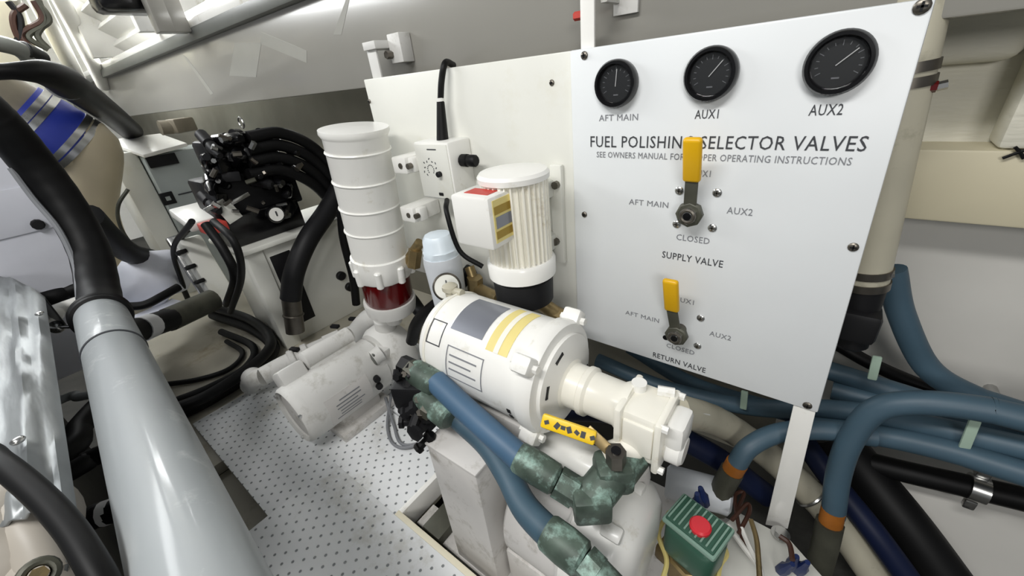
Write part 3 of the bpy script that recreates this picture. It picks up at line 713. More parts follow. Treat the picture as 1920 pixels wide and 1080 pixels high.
# white pipework behind the jet pump, with elbow at its left end
pw = thing('white_pipework', 'painted white pipe fittings running from an elbow behind the small pump', 'pipe', at(590, 660, z=.06))
pp = [at(492, 706, z=.075), at(540, 680, z=.08), at(610, 648, z=.085), at(690, 612, z=.09)]
obj('pipe', B().tube(pp, .028, 18), 'dusty', pw)
obj('elbow', B().tube([at(492, 706, z=.075), at(474, 712, z=.07), at(470, 722, z=.03)], .028, 16).ball(at(474, 708, z=.072), .031), 'dusty', pw)
for i in (0, 1): obj('pipe_collar', B().cyl(pp[1].lerp(pp[2], .05 + i * .35), pp[1].lerp(pp[2], .22 + i * .35), .035, bev=.003), 'dusty', pw)
obj('union_nut', B().hexn(pp[2], pp[2].lerp(pp[3], .35), .036), 'dusty', pw)
obj('riser', B().tube([at(668, 625, z=.10), at(690, 600, z=.15), at(712, 590, z=.17)], .033, 16), 'dusty', pw)
for px, py in ((552, 655), (662, 598), (628, 612)): obj('clip', B().box(at(px, py, z=.115), (.03, .015, .010), Matrix.Rotation(.4, 3, 'Z'), .002), 'satin', pw)

# ================================================================== HYDRAULIC CABINET + MANIFOLD
hx_ = -1.45; hy0, hy1, htz = .395, .86, .385
hc = thing('hydraulic_cabinet', 'low white cabinet carrying the black hydraulic valve block', 'cabinet', (hx_ - .12, .6, -.016))
obj('body', B().span((hx_ - .26, hy0 + .012, -.016), (hx_ - .012, hy1, htz - .02), .004), 'panelw', hc)
obj('corner_post', B().span((hx_ - .05, hy0, -.016), (hx_, hy0 + .055, htz - .018), .003), 'panelw', hc)
obj('top', B().span((hx_ - .28, hy0 - .012, htz - .018), (hx_ + .014, hy1, htz), .004), 'panelw', hc)
obj('opening', B().span((hx_ - .02, hy0 + .07, .05), (hx_ - .010, hy0 + .14, .33), .002), 'satin', hc)
for yy, zz in ((.68, .16), (.70, .10)): obj('grommet', B().cyl((hx_ - .015, yy, zz), (hx_ + .004, yy, zz), .018, bev=.003), 'satin', hc)
X = -1.52
def hx(px, py, x=X): return at(px, py, x=x)
hm = thing('hydraulic_valve_block', 'black hydraulic valve block of coils and fittings on the low cabinet', 'valve block', (X, .6, htz))
obj('base_block', B().span((X - .10, hx(408, 410).y, htz), (X + .03, hx(560, 400).y, htz + .10), .006), 'blackg', hm)
obj('mid_block', B().span((X - .12, hx(385, 370).y, htz + .08), (X + .01, hx(555, 340).y, htz + .22), .01), 'satin', hm)
obj('top_block', B().span((X - .11, hx(392, 300).y, htz + .20), (X - .01, hx(500, 290).y, hx(430, 258).z), .012), 'satin', hm)
random.seed(3)
for i in range(16):
    c = hx(398 + (i % 5) * 34 + random.uniform(-12, 12), 268 + (i // 5) * 38 + random.uniform(-10, 10), X + .02)
    r = random.uniform(.014, .022); dv = Vector((random.uniform(.3, 1), random.uniform(-.6, .3), random.uniform(-.5, .6))).normalized()
    obj('solenoid_coil', B().lathe(c - dv * .05, dv, [(r, 0), (r, .05), (r * .7, .052), (r * .7, .062), (r * .95, .064), (r * .95, .085 + random.uniform(0, .03)), (r * .5, .118)], 12), random.choice(('blackg', 'satin', 'blackg')), hm)
for i in range(10):
    c = hx(395 + random.uniform(0, 150), 262 + random.uniform(0, 150), X + .04)
    obj('valve_cover', B().box(c, (.05, random.uniform(.03, .06), random.uniform(.02, .05)), Matrix.Rotation(random.uniform(-.5, .5), 3, 'X') @ Matrix.Rotation(random.uniform(-.6, .6), 3, 'Z'), .004), random.choice(('blackg', 'satin')), hm)
for i in range(22):
    c = hx(392 + random.uniform(0, 170), 258 + random.uniform(0, 160), X + .085)
    obj('fitting', B().hexn(c, c + Vector((random.uniform(-.02, .02), random.uniform(-.03, .03), random.uniform(-.02, .02))), random.uniform(.005, .010)), random.choice(('steel', 'dsteel', 'fitting', 'dsteel')), hm)
for c, s in ((hx(450, 372, X + .09), 35), (hx(402, 385, X + .08), 20)):
    obj('bracket', B().box(c, (.006, .06, .012), Matrix.Rotation(.25, 3, 'X'), .001), 'steel', hm)
obj('label_tag', B().box(hx(430, 398, X + .07), (.004, .045, .06), Matrix.Rotation(.3, 3, 'X'), .001), 'panelw', hm)
obj('lifting_eye', B().torus(hx(452, 230), (0, 1, 0), .016, .003, 16, 6), 'steel', hm)
c = hx(518, 402, X + .10)
g = obj('gauge_case', B().lathe(c, (1, -.1, .1), [(.026, -.03), (.028, -.002), (.026, .001)], 24), 'blackg', hm)
obj('gauge_dial', B().lathe(c, (1, -.1, .1), [(.022, .0), (.022, .0025)], 24), 'white', g)
obj('gauge_needle', B().box(c + Vector((.0035, 0, .003)), (.002, .004, .016)), 'ink', g)
# hose bundle from the block to behind the canister
for i in range(8):
    o_ = i * 11
    s = hx(458 + (i % 2) * 8, 258 + (i // 2) * 23, X + .02 + .044 * (i % 2))
    dx_ = .02 + .044 * (i % 2); rw = (i // 2) * 23
    m1 = hx(528, 250 + rw, X + dx_); m2 = hx(592, 280 + rw, X + dx_); e = hx(648, 345 + rw, X + dx_)
    rank = ('topmost', 'second', 'third', 'fourth', 'fifth', 'sixth', 'seventh', 'lowest')[i]
    tag(obj('hydraulic_hose', B().tube([s, m1, m2, e], .0185, 10), 'black'), 'black hydraulic hose arching from valve block towards canister, ' + rank + ' of the bundle', 'hose', 'hydraulic hoses behind the canister')
bh = thing('suction_hose', 'thick black hose hanging down the front of the low cabinet', 'hose', hx(545, 600, -1.39))
obj('hose', B().tube([hx(650, 330, -1.42), hx(614, 395, -1.40), hx(577, 450, -1.38), hx(552, 510, -1.385), hx(545, 560, -1.40)], .034, 18), 'satin', bh)
obj('end_fitting', B().tube([hx(545, 555, -1.40), hx(554, 622, -1.40)], .031, 16).torus(hx(550, 590, -1.40), hx(554, 622, -1.4) - hx(545, 555, -1.4), .031, .004), 'dsteel', bh)
tag(obj('drop_hose', B().tube([hx(640, 395, -1.30), hx(645, 450, -1.33), hx(662, 520, -1.36), hx(668, 570, -1.38)], .016, 10), 'black'), 'slim black hose squeezed between low cabinet and canister', 'hose')

# contactor strip left of the cabinet
cs = thing('relay_strip', 'cream relay housing with black plugs wired beside the low cabinet', 'relay', at(385, 520, y=.30))
cA = at(388, 508, y=.33)
rz = Matrix.Rotation(math.radians(-18), 3, 'Y')
obj('housing', B().box(cA, (.085, .07, .25), rz, .012), 'panelw', cs)
obj('side_rail', B().box(cA + Vector((-.075, -.02, .0)), (.03, .05, .26), rz, .006), 'steel', cs)
for k in range(4): obj('plug', B().box(cA + rz @ Vector((.032, -.042, .085 - .055 * k)), (.04, .03, .014), rz, .004), 'black', cs)
obj('terminal_cover', B().box(at(370, 405, y=.36), (.16, .10, .03), Matrix.Rotation(.2, 3, 'Y'), .006), 'white', cs)
obj('terminal_row', B().box(at(400, 425, y=.36), (.08, .06, .03), None, .004), 'redlab', cs)
for k, (pts, r) in enumerate((([(350, 430), (330, 460), (332, 510), (352, 560)], .011), ([(385, 420), (420, 470), (440, 520), (425, 570)], .012), ([(400, 415), (440, 455), (452, 520), (432, 585)], .009), ([(360, 415), (325, 470), (345, 540)], .008))):
    tag(obj('relay_cable', B().tube([at(a, c, y=.31 - .01 * k) for a, c in pts], r, 10), 'black'),
        ('thick black cable looping left of the cream relay', 'thick black cable right of the cream relay', 'outer black cable curving between relay and cabinet', 'thin outermost black cable left of the relay')[k], 'cable', 'relay cables')

# black cables sweeping over the cream ledge
for k, (pts, r) in enumerate((
        ([(400, 590), (470, 615), (512, 650), (480, 692), (400, 744), (330, 780)], .021),
        ([(395, 575), (470, 600), (508, 640), (476, 684), (396, 738), (325, 768)], .017),
        ([(425, 640), (455, 662), (430, 692), (370, 712), (300, 722)], .009),
        ([(415, 622), (474, 650), (462, 688), (395, 726), (330, 752)], .013))):
    zo = .045 if k == 1 else 0
    tag(obj('ledge_cable', B().tube([at(a, c, z=r + zo - .012) for a, c in pts], r, 12), 'black'),
        ('thickest black hose', 'second thick black hose', 'thin black cable', 'medium black hose')[k] + ' curving across the cream ledge by the grey pipe', 'hose', 'hoses on the cream ledge')

# grey control cabinet far left
gx = -2.4
gA, gB = at(266, 292, x=gx), at(402, 270, x=gx)
gc_ = thing('control_cabinet', 'grey-green control cabinet with white lid behind the hydraulic hoses', 'cabinet', (gx - .15, .6, -.05))
obj('body', B().span((gx - .3, gA.y, -.02), (gx, .95, gA.z - .005), .006), 'cab', gc_)
obj('side_panel', B().span((gx - .3, gA.y - .10, -.02), (gx - .05, gA.y - .004, gA.z + .02), .006), 'panelw', gc_)
obj('lid', B().prism([at(195, 263, x=gx - .2), at(268, 290, x=gx + .02), at(350, 268, x=gx + .02), at(300, 250, x=gx - .2)], (0, 0, -.015), .002), 'white', gc_)
h0 = at(295, 297, x=gx + .003)
obj('vent_handle', B().span((gx, at(262, 300, x=gx).y + .02, h0.z - .035), (gx + .012, at(328, 290, x=gx).y, h0.z + .012), .003), 'satin', gc_)
l0 = at(315, 372, x=gx + .002)
k = obj('latch', B().box(l0, (.008, .05, .055), None, .002), 'satin', gc_)
obj('latch_eye', B().box(l0 + Vector((.004, 0, 0)), (.003, .018, .018)), 'cab', k)
obj('latch_mark', B().box(at(348, 362, x=gx + .002), (.002, .06, .006)), 'ink', gc_)
tag(obj('bracket_clutter', B().box(at(340, 235, x=-2.35), (.06, .10, .06), Matrix.Rotation(.4, 3, 'Z'), .01).cyl(at(300, 240, x=-2.35), at(330, 238, x=-2.35), .03), 'tanpipe'), 'small tan fitting on top of the grey control cabinet', 'fitting')
# white sheet bundle on ledge
rs = []
c = at(285, 520, x=-1.95)
b = B(); b.ball(c, .13, (.6, .95, .75), 24)
for v in b.bm.verts:
    n = v.co - c; v.co += n * (.13 * math.sin(n.y * 55) * math.cos(n.z * 41 + 1) + .06 * math.sin(n.x * 80))
tag(obj('wrapped_bundle', b, 'cloth', smooth=80), 'white plastic wrapped bundle left of the relay strip', 'bundle')
c = at(290, 590, x=-1.8)
tag(obj('sheet_tray', B().box(c + Vector((0, 0, -.02)), (.25, .22, .012), Matrix.Rotation(.2, 3, 'Z'), .002), 'cloth'), 'flat white tray below the wrapped bundle', 'tray')
tag(obj('lead_cable', B().tube([at(230, 575, x=-1.75), at(270, 572, x=-1.72), at(305, 555, x=-1.72), at(335, 538, x=-1.74)], .014, 10), 'black'), 'short black cable in front of the wrapped bundle', 'cable')
hs = thing('labelled_hose', 'black hose with small white printed label leading right from the grey pipe end', 'hose', at(300, 605, x=-1.4))
obj('hose', B().tube([at(215, 635, x=-1.28), at(270, 615, x=-1.36), at(320, 598, x=-1.42)], .032, 16), 'black', hs)
obj('end_fitting', B().tube([at(315, 600, x=-1.42), at(360, 580, x=-1.47), at(400, 562, x=-1.5)], .035, 14), 'fitting', hs)
obj('printed_label', B().tube([at(262, 618, x=-1.345), at(284, 610, x=-1.375)], .0328, 16), 'whiteink', hs)

# ================================================================== LEFT: GREY PIPE, BLACK HOSES, EXHAUST
gp0, gp1 = D(190, 590, .93), D(392, 1130, .345)
ga = (gp1 - gp0).normalized(); GL = (gp1 - gp0).length
pipe = thing('grey_pipe', 'big glossy grey pipe running along the aisle in the left foreground', 'pipe', (gp0 + gp1) / 2 + Vector((0, 0, -.06)))
rp = .0455
obj('pipe', B().lathe(gp0, ga, [(rp*.97, .275), (rp, .28), (rp, GL + .3)], 48), 'greyp', pipe)
obj('sleeve', B().lathe(gp0, ga, [(rp*.99, -.03), (rp*1.0, .0), (rp*1.015, .05), (rp*1.015, .27), (rp*.98, .273)], 48), 'greyp', pipe)
obj('joint', B().torus(gp0 + ga * .274, ga, rp * .99, .0025, 48, 6), 'ink', pipe)
def ribbed(f): return lambda t, r: r * (1 + .008 * math.sin(t * f))
bh1 = thing('intake_hose', 'thick black ribbed hose rising from the end of the grey pipe', 'hose', gp0)
obj('hose', B().tube(ext([gp0 + ga * .03, D(185, 545, .97), D(168, 470, 1.0), D(122, 385, .98), D(62, 305, .93), D(0, 235, .86), D(-70, 170, .8)], .35), .040, 24, 14, ribbed(110)), 'black', bh1)
obj('cuff', B().torus(gp0 + ga * .022, ga, rp * 1.03, .008, 32, 8).torus(gp0 + ga * .005, ga, rp * 1.05, .008, 32, 8), 'black', bh1)
tag(obj('grey_cable', B().tube([D(20, 315, .9), D(62, 372, .93), D(110, 430, .95), D(140, 495, .96), D(148, 560, .93)], .006, 8), 'inkg'), 'thin grey cable following the left flank of the thick black hose', 'cable')
tag(obj('branch_hose', B().tube([D(165, 405, 1.12), D(205, 445, 1.25), D(245, 475, 1.4), D(282, 484, 1.55)], .035, 14), 'black'), 'black branch hose tapering right behind the thick ribbed hose', 'hose')
dh = thing('duct_hose', 'wide black duct hose arching from upper left down to the grey control cabinet', 'hose', D(240, 230, 1.9))
obj('hose', B().tube([D(-400, 150, .85), D(-80, 138, .98), D(40, 134, 1.04), D(98, 142, 1.12), D(150, 172, 1.3), D(205, 212, 1.6), D(245, 245, 1.85)], .045, 20, 10, lambda t, r: r * (.42 + .58 * min(1, max(0, (t - .29) / .29)))), 'black', dh)
obj('seam_band', B().torus(D(121, 155, 1.2), D(150, 172, 1.3) - D(95, 142, 1.12), .0455, .003, 28, 6), 'inkg', dh)
gh = thing('grey_elbow_hose', 'grey hose elbow with black end above the duct hose at upper left', 'hose', D(20, 90, 1.6))
obj('hose', B().tube([D(-330, 75, 1.35), D(-60, 75, 1.5), D(0, 82, 1.55), D(40, 95, 1.6), D(62, 118, 1.65)], .030, 16), 'band', gh)
obj('end', B().cyl(D(40, 93, 1.6), D(78, 112, 1.68), .036, bev=.004), 'black', gh)
ea = (RW @ Vector((.45, .429, .785))).normalized()
ex1 = D(30, 208, 1.36); ex2 = ex1 + ea * .165; ex0 = ex1 - ea * .35; ex3 = D(225, 560, 1.86)
exx = thing('exhaust_line', 'exhaust line with royal blue silicone sleeve, steel clamps and cream muffler', 'exhaust', ex2)
eR = .108
obj('lagged_pipe', B().tube([ex0, ex1 - ea * .1, ex1], eR * .93, 32, 4), 'tanpipe', exx)
obj('silicone_sleeve', B().tube([ex1.lerp(ex2, .0), ex1.lerp(ex2, .5), ex2], eR, 36, 6, lambda t, r: r * (1 + .05 * math.sin(math.pi * t))), 'silic', exx)
dirx = (ex2 - ex1).normalized(); Ls = (ex2 - ex1).length
for f in (.10, .24, .78, .93):
    k = obj('hose_clamp', B().lathe(ex1 + dirx * Ls * (f - .025), dirx, [(eR*1.0, 0), (eR*1.06, 0), (eR*1.06, .02), (eR*1.0, .02)], 40), 'steel', exx)
obj('muffler', B().tube([ex2 - ea * .03, ex2 + ea * .03, D(170, 395, 1.66), D(205, 490, 1.78), ex3], eR * .97, 36, 6, lambda t, r: r * (1 - .18 * min(1, t * 2))), 'muff', exx)
tag(obj('sense_line', B().tube([D(240, 355, 1.45), D(222, 385, 1.45), D(224, 420, 1.5), D(245, 455, 1.55), D(275, 478, 1.6)], .006, 8), 'fitting'), 'thin drab line looping in front of the cream muffler', 'cable')
# pale engine enclosure behind the thick hose
eb = thing('engine_enclosure', 'pale blue-white engine enclosure panel left of the thick black hose', 'enclosure', (-1.9, -.4, .1))
eX = -1.72
obj('panel', B().span((eX - .06, -.75, .12), (eX, at(150, 470, x=eX).y, at(60, 300, x=eX).z + .02), .004), 'cloth', eb)
obj('panel_step', B().span((eX, -.75, at(40, 440, x=eX).z), (eX + .006, at(60, 360, x=eX).y, at(40, 350, x=eX).z), .002), 'cloth', eb)
c = at(70, 420, x=eX + .004); obj('stud', B().cyl(c, c + Vector((.02, 0, 0)), .014, seg=10, bev=.003), 'satin', eb)
# foil heat shield
fs = thing('heat_shield', 'crumpled aluminium foil heat shield at the left edge', 'heat shield', at(60, 750, z=.44))
fb_ = B()
c00, c01, c10, c11 = at(78, 548, z=.46), at(134, 962, z=.45), at(-110, 470, z=.47), at(-200, 1010, z=.46)
n, mm = 26, 22; rows = []
random.seed(5)
for i in range(n + 1):
    row = []
    for j in range(mm + 1):
        u, v = i / n, j / mm
        p = (c00.lerp(c01, u)).lerp(c10.lerp(c11, u), v)
        edge = min(1, v * 8)
        cr = .006 * math.sin(v * 14 + 2 * math.sin(u * 5)) + .004 * math.sin(u * 23 + v * 31) + .003 * math.sin(u * 9 - v * 40)
        ridge = .016 * max(0, 1 - abs(v - .20) * 14) + .012 * max(0, 1 - abs(v - .55 - .2 * u) * 10)
        row.append(p + Vector((0, 0, edge * (cr * .5 + ridge * .8) - .012 * (v < .001))))
    rows.append(row)
VV = [[fb_.bm.verts.new(p) for p in r] for r in rows]
for i in range(n):
    for j in range(mm): fb_.bm.faces.new((VV[i][j], VV[i+1][j], VV[i+1][j+1], VV[i][j+1]))
bot = [fb_.bm.verts.new(rows[i][0] + Vector((0, -.035, -.05 - .006 * math.sin(i)))) for i in range(n + 1)]
for i in range(n): fb_.bm.faces.new((VV[i][0], bot[i], bot[i+1], VV[i+1][0]))
end = [fb_.bm.verts.new(rows[0][j] + Vector((-.03, 0, -.10))) for j in range(mm + 1)]
for j in range(mm): fb_.bm.faces.new((VV[0][j], VV[0][j+1], end[j+1], end[j]))
fo = obj('foil', fb_, 'foil', fs, smooth=60)
sm = fo.modifiers.new('solid', 'SOLIDIFY'); sm.thickness = .003
for px, py in ((74, 588), (33, 826)):
    c = at(px, py, z=.475); obj('rivet', B().ball(c, .007, (1, 1, .6), 10), 'steel', fs)
# clutter between foil and pipe
for k, (pts, r, m_, lab, cat) in enumerate((
        ([(80, 600), (105, 585), (150, 568)], .020, 'white', 'short white tube end between foil and the black hose cuff', 'tube'),
        ([(88, 560), (120, 548), (146, 540)], .026, 'black', 'black tube above the short white tube by the foil', 'tube'),
        ([(118, 748), (145, 745), (180, 738)], .010, 'greyp', 'thin grey rod crossing behind the grey pipe', 'rod'),
        ([(120, 850), (150, 800), (190, 755)], .022, 'black', 'black hose slanting in the gap behind the grey pipe', 'hose'),
        ([(140, 880), (165, 862), (215, 842)], .018, 'black', 'lower black hose in the gap beside the foil edge', 'hose'),
        ([(150, 985), (190, 965), (240, 950)], .020, 'black', 'black hose with silver label low in the gap', 'hose'))):
    zz = .36 if k < 2 else .22
    o_ = tag(obj({'tube': 'short_tube', 'rod': 'cross_rod', 'hose': 'black_tube'}[cat], B().tube([at(pts[0][0], pts[0][1], z=zz) + Vector((0, -.20, .0))] + [at(a, c, z=zz) for a, c in pts], r, 12), m_), lab, cat)
    if k == 5: obj('printed_label', B().tube([at(192, 964, z=zz), at(212, 957, z=zz)], r * 1.03, 12), 'whiteink', o_)
c = at(106, 613, z=.36)
tag(obj('ball_stud', B().ball(c, .016).cyl(c, at(140, 612, z=.36), .005), 'steel'), 'shiny steel ball stud beside the grey pipe end', 'stud')
tag(obj('engine_block', B().span((-1.66, -.9, -.2), (-.2, -.17, .40), .02), 'bilge'), 'dark engine mass below the foil shield', 'engine')
# front black hose and engine casting in the lower left corner
tag(obj('coolant_hose', B().tube([D(-320, 760, .46), D(-60, 835, .42), D(0, 868, .40), D(70, 925, .38), D(130, 990, .36), D(178, 1065, .34), D(212, 1130, .33)], .0110, 18), 'black'), 'black hose crossing the lower left corner in front of the foil', 'hose')
ec = thing('engine_casting', 'warm grey engine casting with gold bolt in the lower left corner', 'engine part', D(40, 1010, .42))
b = B(); c = D(-30, 1040, .43); b.ball(c, .085, (1, .9, .8), 28)
for v in b.bm.verts:
    n_ = v.co - c; v.co += n_ * (.10 * math.sin(n_.x * 60) * math.cos(n_.y * 55))
b.ball(D(85, 1080, .42), .03, (1, 1, 1.2), 20).tube([D(0, 950, .44), D(55, 995, .42), D(90, 1080, .41)], .02, 14)
obj('casting', b, 'engine', ec, smooth=80)
q0 = D(72, 1078, .36); nq = (CAMP - q0).normalized()
obj('bolt_seat', B().torus(q0, nq, .011, .004, 20, 8), 'fitting', ec)
obj('bolt', B().hexn(q0 - nq * .01, q0 + nq * .006, .007), 'brass', ec)

# ================================================================== RIGHT SIDE
# grey-white standpipe behind the selector board
vp = thing('standpipe', 'grey-white vertical hose with steel clamps behind the right edge of the board', 'pipe', at(1640, 520, y=.70))
v0, v1 = at(1712, 60, y=.70), at(1620, 530, y=.70)
vd = (v1 - v0).normalized()
obj('pipe', B().cyl(v0 - vd * .05, v1, .0275, seg=32), 'pvc', vp)
for py in (128, 156, 507, 530):
    c = at(1712 - (py - 60) * .196, py, y=.70)
    k = obj('hose_clamp', B().lathe(c - vd * .006, vd, [(.0275, 0), (.0295, 0), (.0295, .011), (.0275, .011)], 32), 'dsteel', vp)
for px, py in ((1748, 163), (1655, 514)):
    c = at(px, py, y=.69); k = obj('clamp_screw', B().hexn(c - Vector((.012, 0, 0)), c + Vector((.004, 0, 0)), .006), 'red', vp); obj('screw_tip', B().hexn(c + Vector((.004, 0, 0)), c + Vector((.012, 0, .002)), .005), 'steel', k)
obj('lower_cap', B().cyl(v1, v1 + vd * .11, .027, .020, bev=.004).box(v1 + vd * .06 + Vector((0, -.01, 0)), (.05, .05, .05), None, .008), 'satin', vp)
def bundle(name, pts, r, m_, lab, cat='hose', seg=16):
    return tag(obj(name, B().tube(ext([at(a, c, y=yy) for a, c, yy in pts]), r, seg, 10), m_), lab, cat, 'blue hoses on the right')
bundle('blue_hose', [(1672, 505, .76), (1690, 590, .765), (1740, 690, .77), (1830, 745, .77), (1960, 790, .76)], .0175, 'blued', 'blue hose dropping from behind the standpipe to the right edge')
bundle('blue_hose', [(1380, 640, .79), (1540, 690, .79), (1650, 725, .79), (1800, 775, .785), (1960, 840, .78)], .0175, 'blued', 'uppermost straight blue hose emerging behind the board corner')
bundle('blue_hose', [(1120, 675, .74), (1240, 725, .74), (1400, 762, .735), (1560, 768, .73), (1700, 790, .72), (1960, 850, .70)], .0175, 'blued', 'long blue hose running under the board bottom edge')
bundle('blue_hose', [(1180, 650, .80), (1300, 720, .795), (1480, 775, .79), (1640, 808, .785), (1780, 835, .775), (1960, 880, .76)], .0175, 'blued', 'blue hose tied below the long hose under the board')
bundle('blue_hose', [(1520, 800, .70), (1640, 815, .70), (1780, 845, .69), (1960, 900, .67)], .0175, 'blued', 'lowest blue hose of the right-hand bundle')
bundle('blue_hose', [(1560, 730, .78), (1680, 762, .775), (1800, 795, .765), (1960, 845, .74)], .0185, 'blued', 'rearmost blue hose against the hull in the bundle')
bh3 = thing('bent_blue_hose', 'large blue hose bending down at front right into an olive fitting', 'hose', at(1545, 1020, y=.55))
obj('hose', B().tube(ext([at(1990, 800, y=.67), at(1850, 768, y=.67), at(1720, 755, y=.665), at(1640, 770, y=.66), at(1595, 825, y=.65), at(1572, 890, y=.64), at(1562, 965, y=.63)], 0, .5), .0175, 18, 10), 'blued', bh3)
obj('tape_band', B().tube([at(1563, 955, y=.63), at(1556, 985, y=.625)], .0175, 16), 'tape', bh3)
obj('fitting', B().tube([at(1556, 980, y=.625), at(1545, 1030, y=.615), at(1528, 1090, y=.605)], .021, 10), 'fitting', bh3)
bh4 = thing('bent_blue_hose', 'smaller blue hose bending down to the green solenoid past the flat leg', 'hose', at(1350, 900, y=.5))
obj('hose', B().tube([at(1640, 818, y=.68), at(1540, 806, y=.66), at(1460, 812, y=.635), at(1405, 838, y=.60), at(1380, 872, y=.58)], .0165, 16, 10), 'blued', bh4)
obj('tape_band', B().tube([at(1382, 868, y=.58), at(1372, 885, y=.577)], .0175, 16), 'tape', bh4)
obj('fitting', B().tube([at(1373, 882, y=.577), at(1355, 915, y=.57), at(1345, 955, y=.565)], .0195, 12), 'fitting', bh4)
for i, (px, py, yy) in enumerate(((1395, 750, .71), (1815, 822, .685), (1640, 690, .72))):
    c = at(px, py, y=yy)
    tag(obj('cable_tie', B().box(c, (.012, .006, .07 if i == 1 else .045), Matrix.Rotation(-.1, 3, 'Y'), .002), 'tie'), 'pale green cable tie around ' + ('the long hose under the board edge', 'the right-hand hose bundle', 'the uppermost straight hose')[i], 'cable tie')
tag(obj('black_hose', B().tube(ext([at(1560, 640, y=.84), at(1640, 685, y=.84), at(1760, 735, y=.84), at(1960, 800, y=.84)]), .012, 10), 'black'), 'thin black hose on the hull side above the blue hoses', 'hose')
tag(obj('black_hose', B().tube(ext([at(1560, 848, y=.80), at(1680, 880, y=.80), at(1830, 915, y=.80), at(1980, 950, y=.80)]), .020, 14), 'black'), 'black hose clipped along the hull below the blue bundle', 'hose')
c = at(1830, 915, y=.80)
tag(obj('hose_clip', B().lathe(c - Vector((.010, 0, 0)), (1, 0, 0), [(.0195, 0), (.024, 0), (.024, .022), (.0195, .022)], 20).box(c + Vector((0, .02, .03)), (.018, .04, .02), None, .003).box(c + Vector((0, -.01, -.03)), (.016, .012, .02), None, .003), 'steel'), 'bright steel clip holding the lower black hose on the hull', 'clip')
c = at(1860, 738, y=.87)
tag(obj('hull_bolt', B().cyl(c + Vector((0, .015, 0)), c - Vector((0, .03, 0)), .009, seg=10).hexn(c - Vector((0, .012, 0)), c - Vector((0, .022, 0)), .014), 'steel'), 'steel bolt sticking out of the hull above the blue bundle', 'bolt')
c = at(1912, 285, y=.795)
tag(obj('wire_end', B().tube([c + Vector((-.012, 0, -.008)), c, c + Vector((.02, 0, .012))], .002, 6).tube([c + Vector((-.006, 0, .006)), c, c + Vector((.006, 0, -.008))], .002, 6), 'black'), 'tiny crossed black wire ends on the beige stringer', 'wire')
# cream corrugated suction pipe from the pump
sp_ = thing('suction_pipe', 'cream plastic pipe leading from the gear pump down to the lower right', 'pipe', at(1450, 870, y=.5))
obj('pipe', B().tube([at(1262, 768, y=.50), at(1340, 788, y=.62), at(1410, 830, y=.69), at(1480, 888, y=.70), at(1560, 970, y=.69), at(1660, 1110, y=.67), at(1760, 1270, y=.65)], .027, 20, 8, lambda t, r: r * (1 + .012 * math.sin(t * 190))), 'pvc', sp_)
obj('union', B().hexn(at(1268, 768, y=.505), at(1305, 776, y=.56), .024), 'dusty', sp_)
obj('pipe_clamp', B().torus(at(1520, 928, y=.695), at(1560, 970, y=.69) - at(1480, 888, y=.70), .028, .003, 24, 6), 'steel', sp_)
tag(obj('bilge_tube', B().tube([at(1560, 810, y=.82), at(1620, 885, y=.80), at(1700, 985, y=.76), at(1790, 1110, y=.72)], .040, 18), 'black'), 'fat black tube standing in for the dark void at the lower right', 'hose')  # black shape in place of the unlit void between blue hoses and hull
tag(obj('bilge_tube', B().tube([at(1480, 790, y=.76), at(1560, 900, y=.72), at(1640, 1000, y=.68), at(1720, 1110, y=.655)], .020, 14), 'canvas'), 'dark blue hose between cream pipe and fat black tube', 'hose')
tag(obj('bilge_tube', B().tube([at(1040, 770, y=.55), at(1180, 780, y=.58), at(1330, 850, y=.62), at(1440, 930, y=.66)], .022, 14), 'canvas'), 'dark blue hose passing behind the gear pump', 'hose')
# hull lower panel
wl = struct(obj('wall_lower', B().prism([at(1640, 893, y=.84), at(1990, 975, y=.84), at(1990, 1200, y=.80), at(1830, 1200, y=.76), at(1770, 1080, y=.80)], (0, .02, .0)), 'hull'), 'sloping pale grey hull panel at the lower right')

# solenoid platform with green solenoid
pl = thing('solenoid_tray', 'cream painted tray carrying the green solenoid and wires', 'tray', (-.05, .48, 0))
obj('tray', B().prism([at(1215, 1100, z=.02), at(1385, 960, z=.02), at(1480, 1010, z=.02), at(1560, 1100, z=.02), at(1480, 1180, z=.02)], (0, 0, -.012), .002), 'panelw', pl)
for px, py in ((1463, 1002), (1270, 1060)):
    c = at(px, py, z=.022); obj('bolt', B().hexn(c, c + Vector((0, 0, .010)), .010).cyl(c, c + Vector((0, 0, .003)), .015), 'steel', pl)
sv = thing('solenoid_valve', 'green solenoid valve with round red cap and brass body', 'solenoid', at(1300, 1060, z=.02))
sC = at(1308, 985, z=.165)
ro = Matrix.Rotation(math.radians(-14), 3, 'Z')
obj('coil_housing', B().box(sC - Vector((0, 0, .045)), (.082, .062, .085), ro, .018, 3), 'green', sv)
obj('housing_lid', B().box(sC + Vector((0, 0, .0)), (.084, .064, .010), ro, .004), 'greenl', sv)
tp = obj('top_plate', B().box(sC + Vector((0, 0, .004)), (.076, .056, .008), ro, .002), 'green', sv)
for i in range(9):
    obj('plate_rib', B().box(sC + ro @ Vector((-.034 + .0085 * i, 0, .009)), (.0025, .050, .002), ro), 'greenl', tp)
obj('cap', B().lathe(sC + ro @ Vector((.006, -.006, .006)), (0, 0, 1), [(.015, 0), (.0155, .008), (.013, .011), (.004, .0115)], 24), 'redcap', sv)
obj('brass_body', B().cyl(sC - Vector((0, 0, .14)), sC - Vector((0, 0, .085)), .036, seg=8, bev=.004).box(sC - Vector((0, 0, .125)), (.11, .035, .035), ro, .006), 'brass', sv)
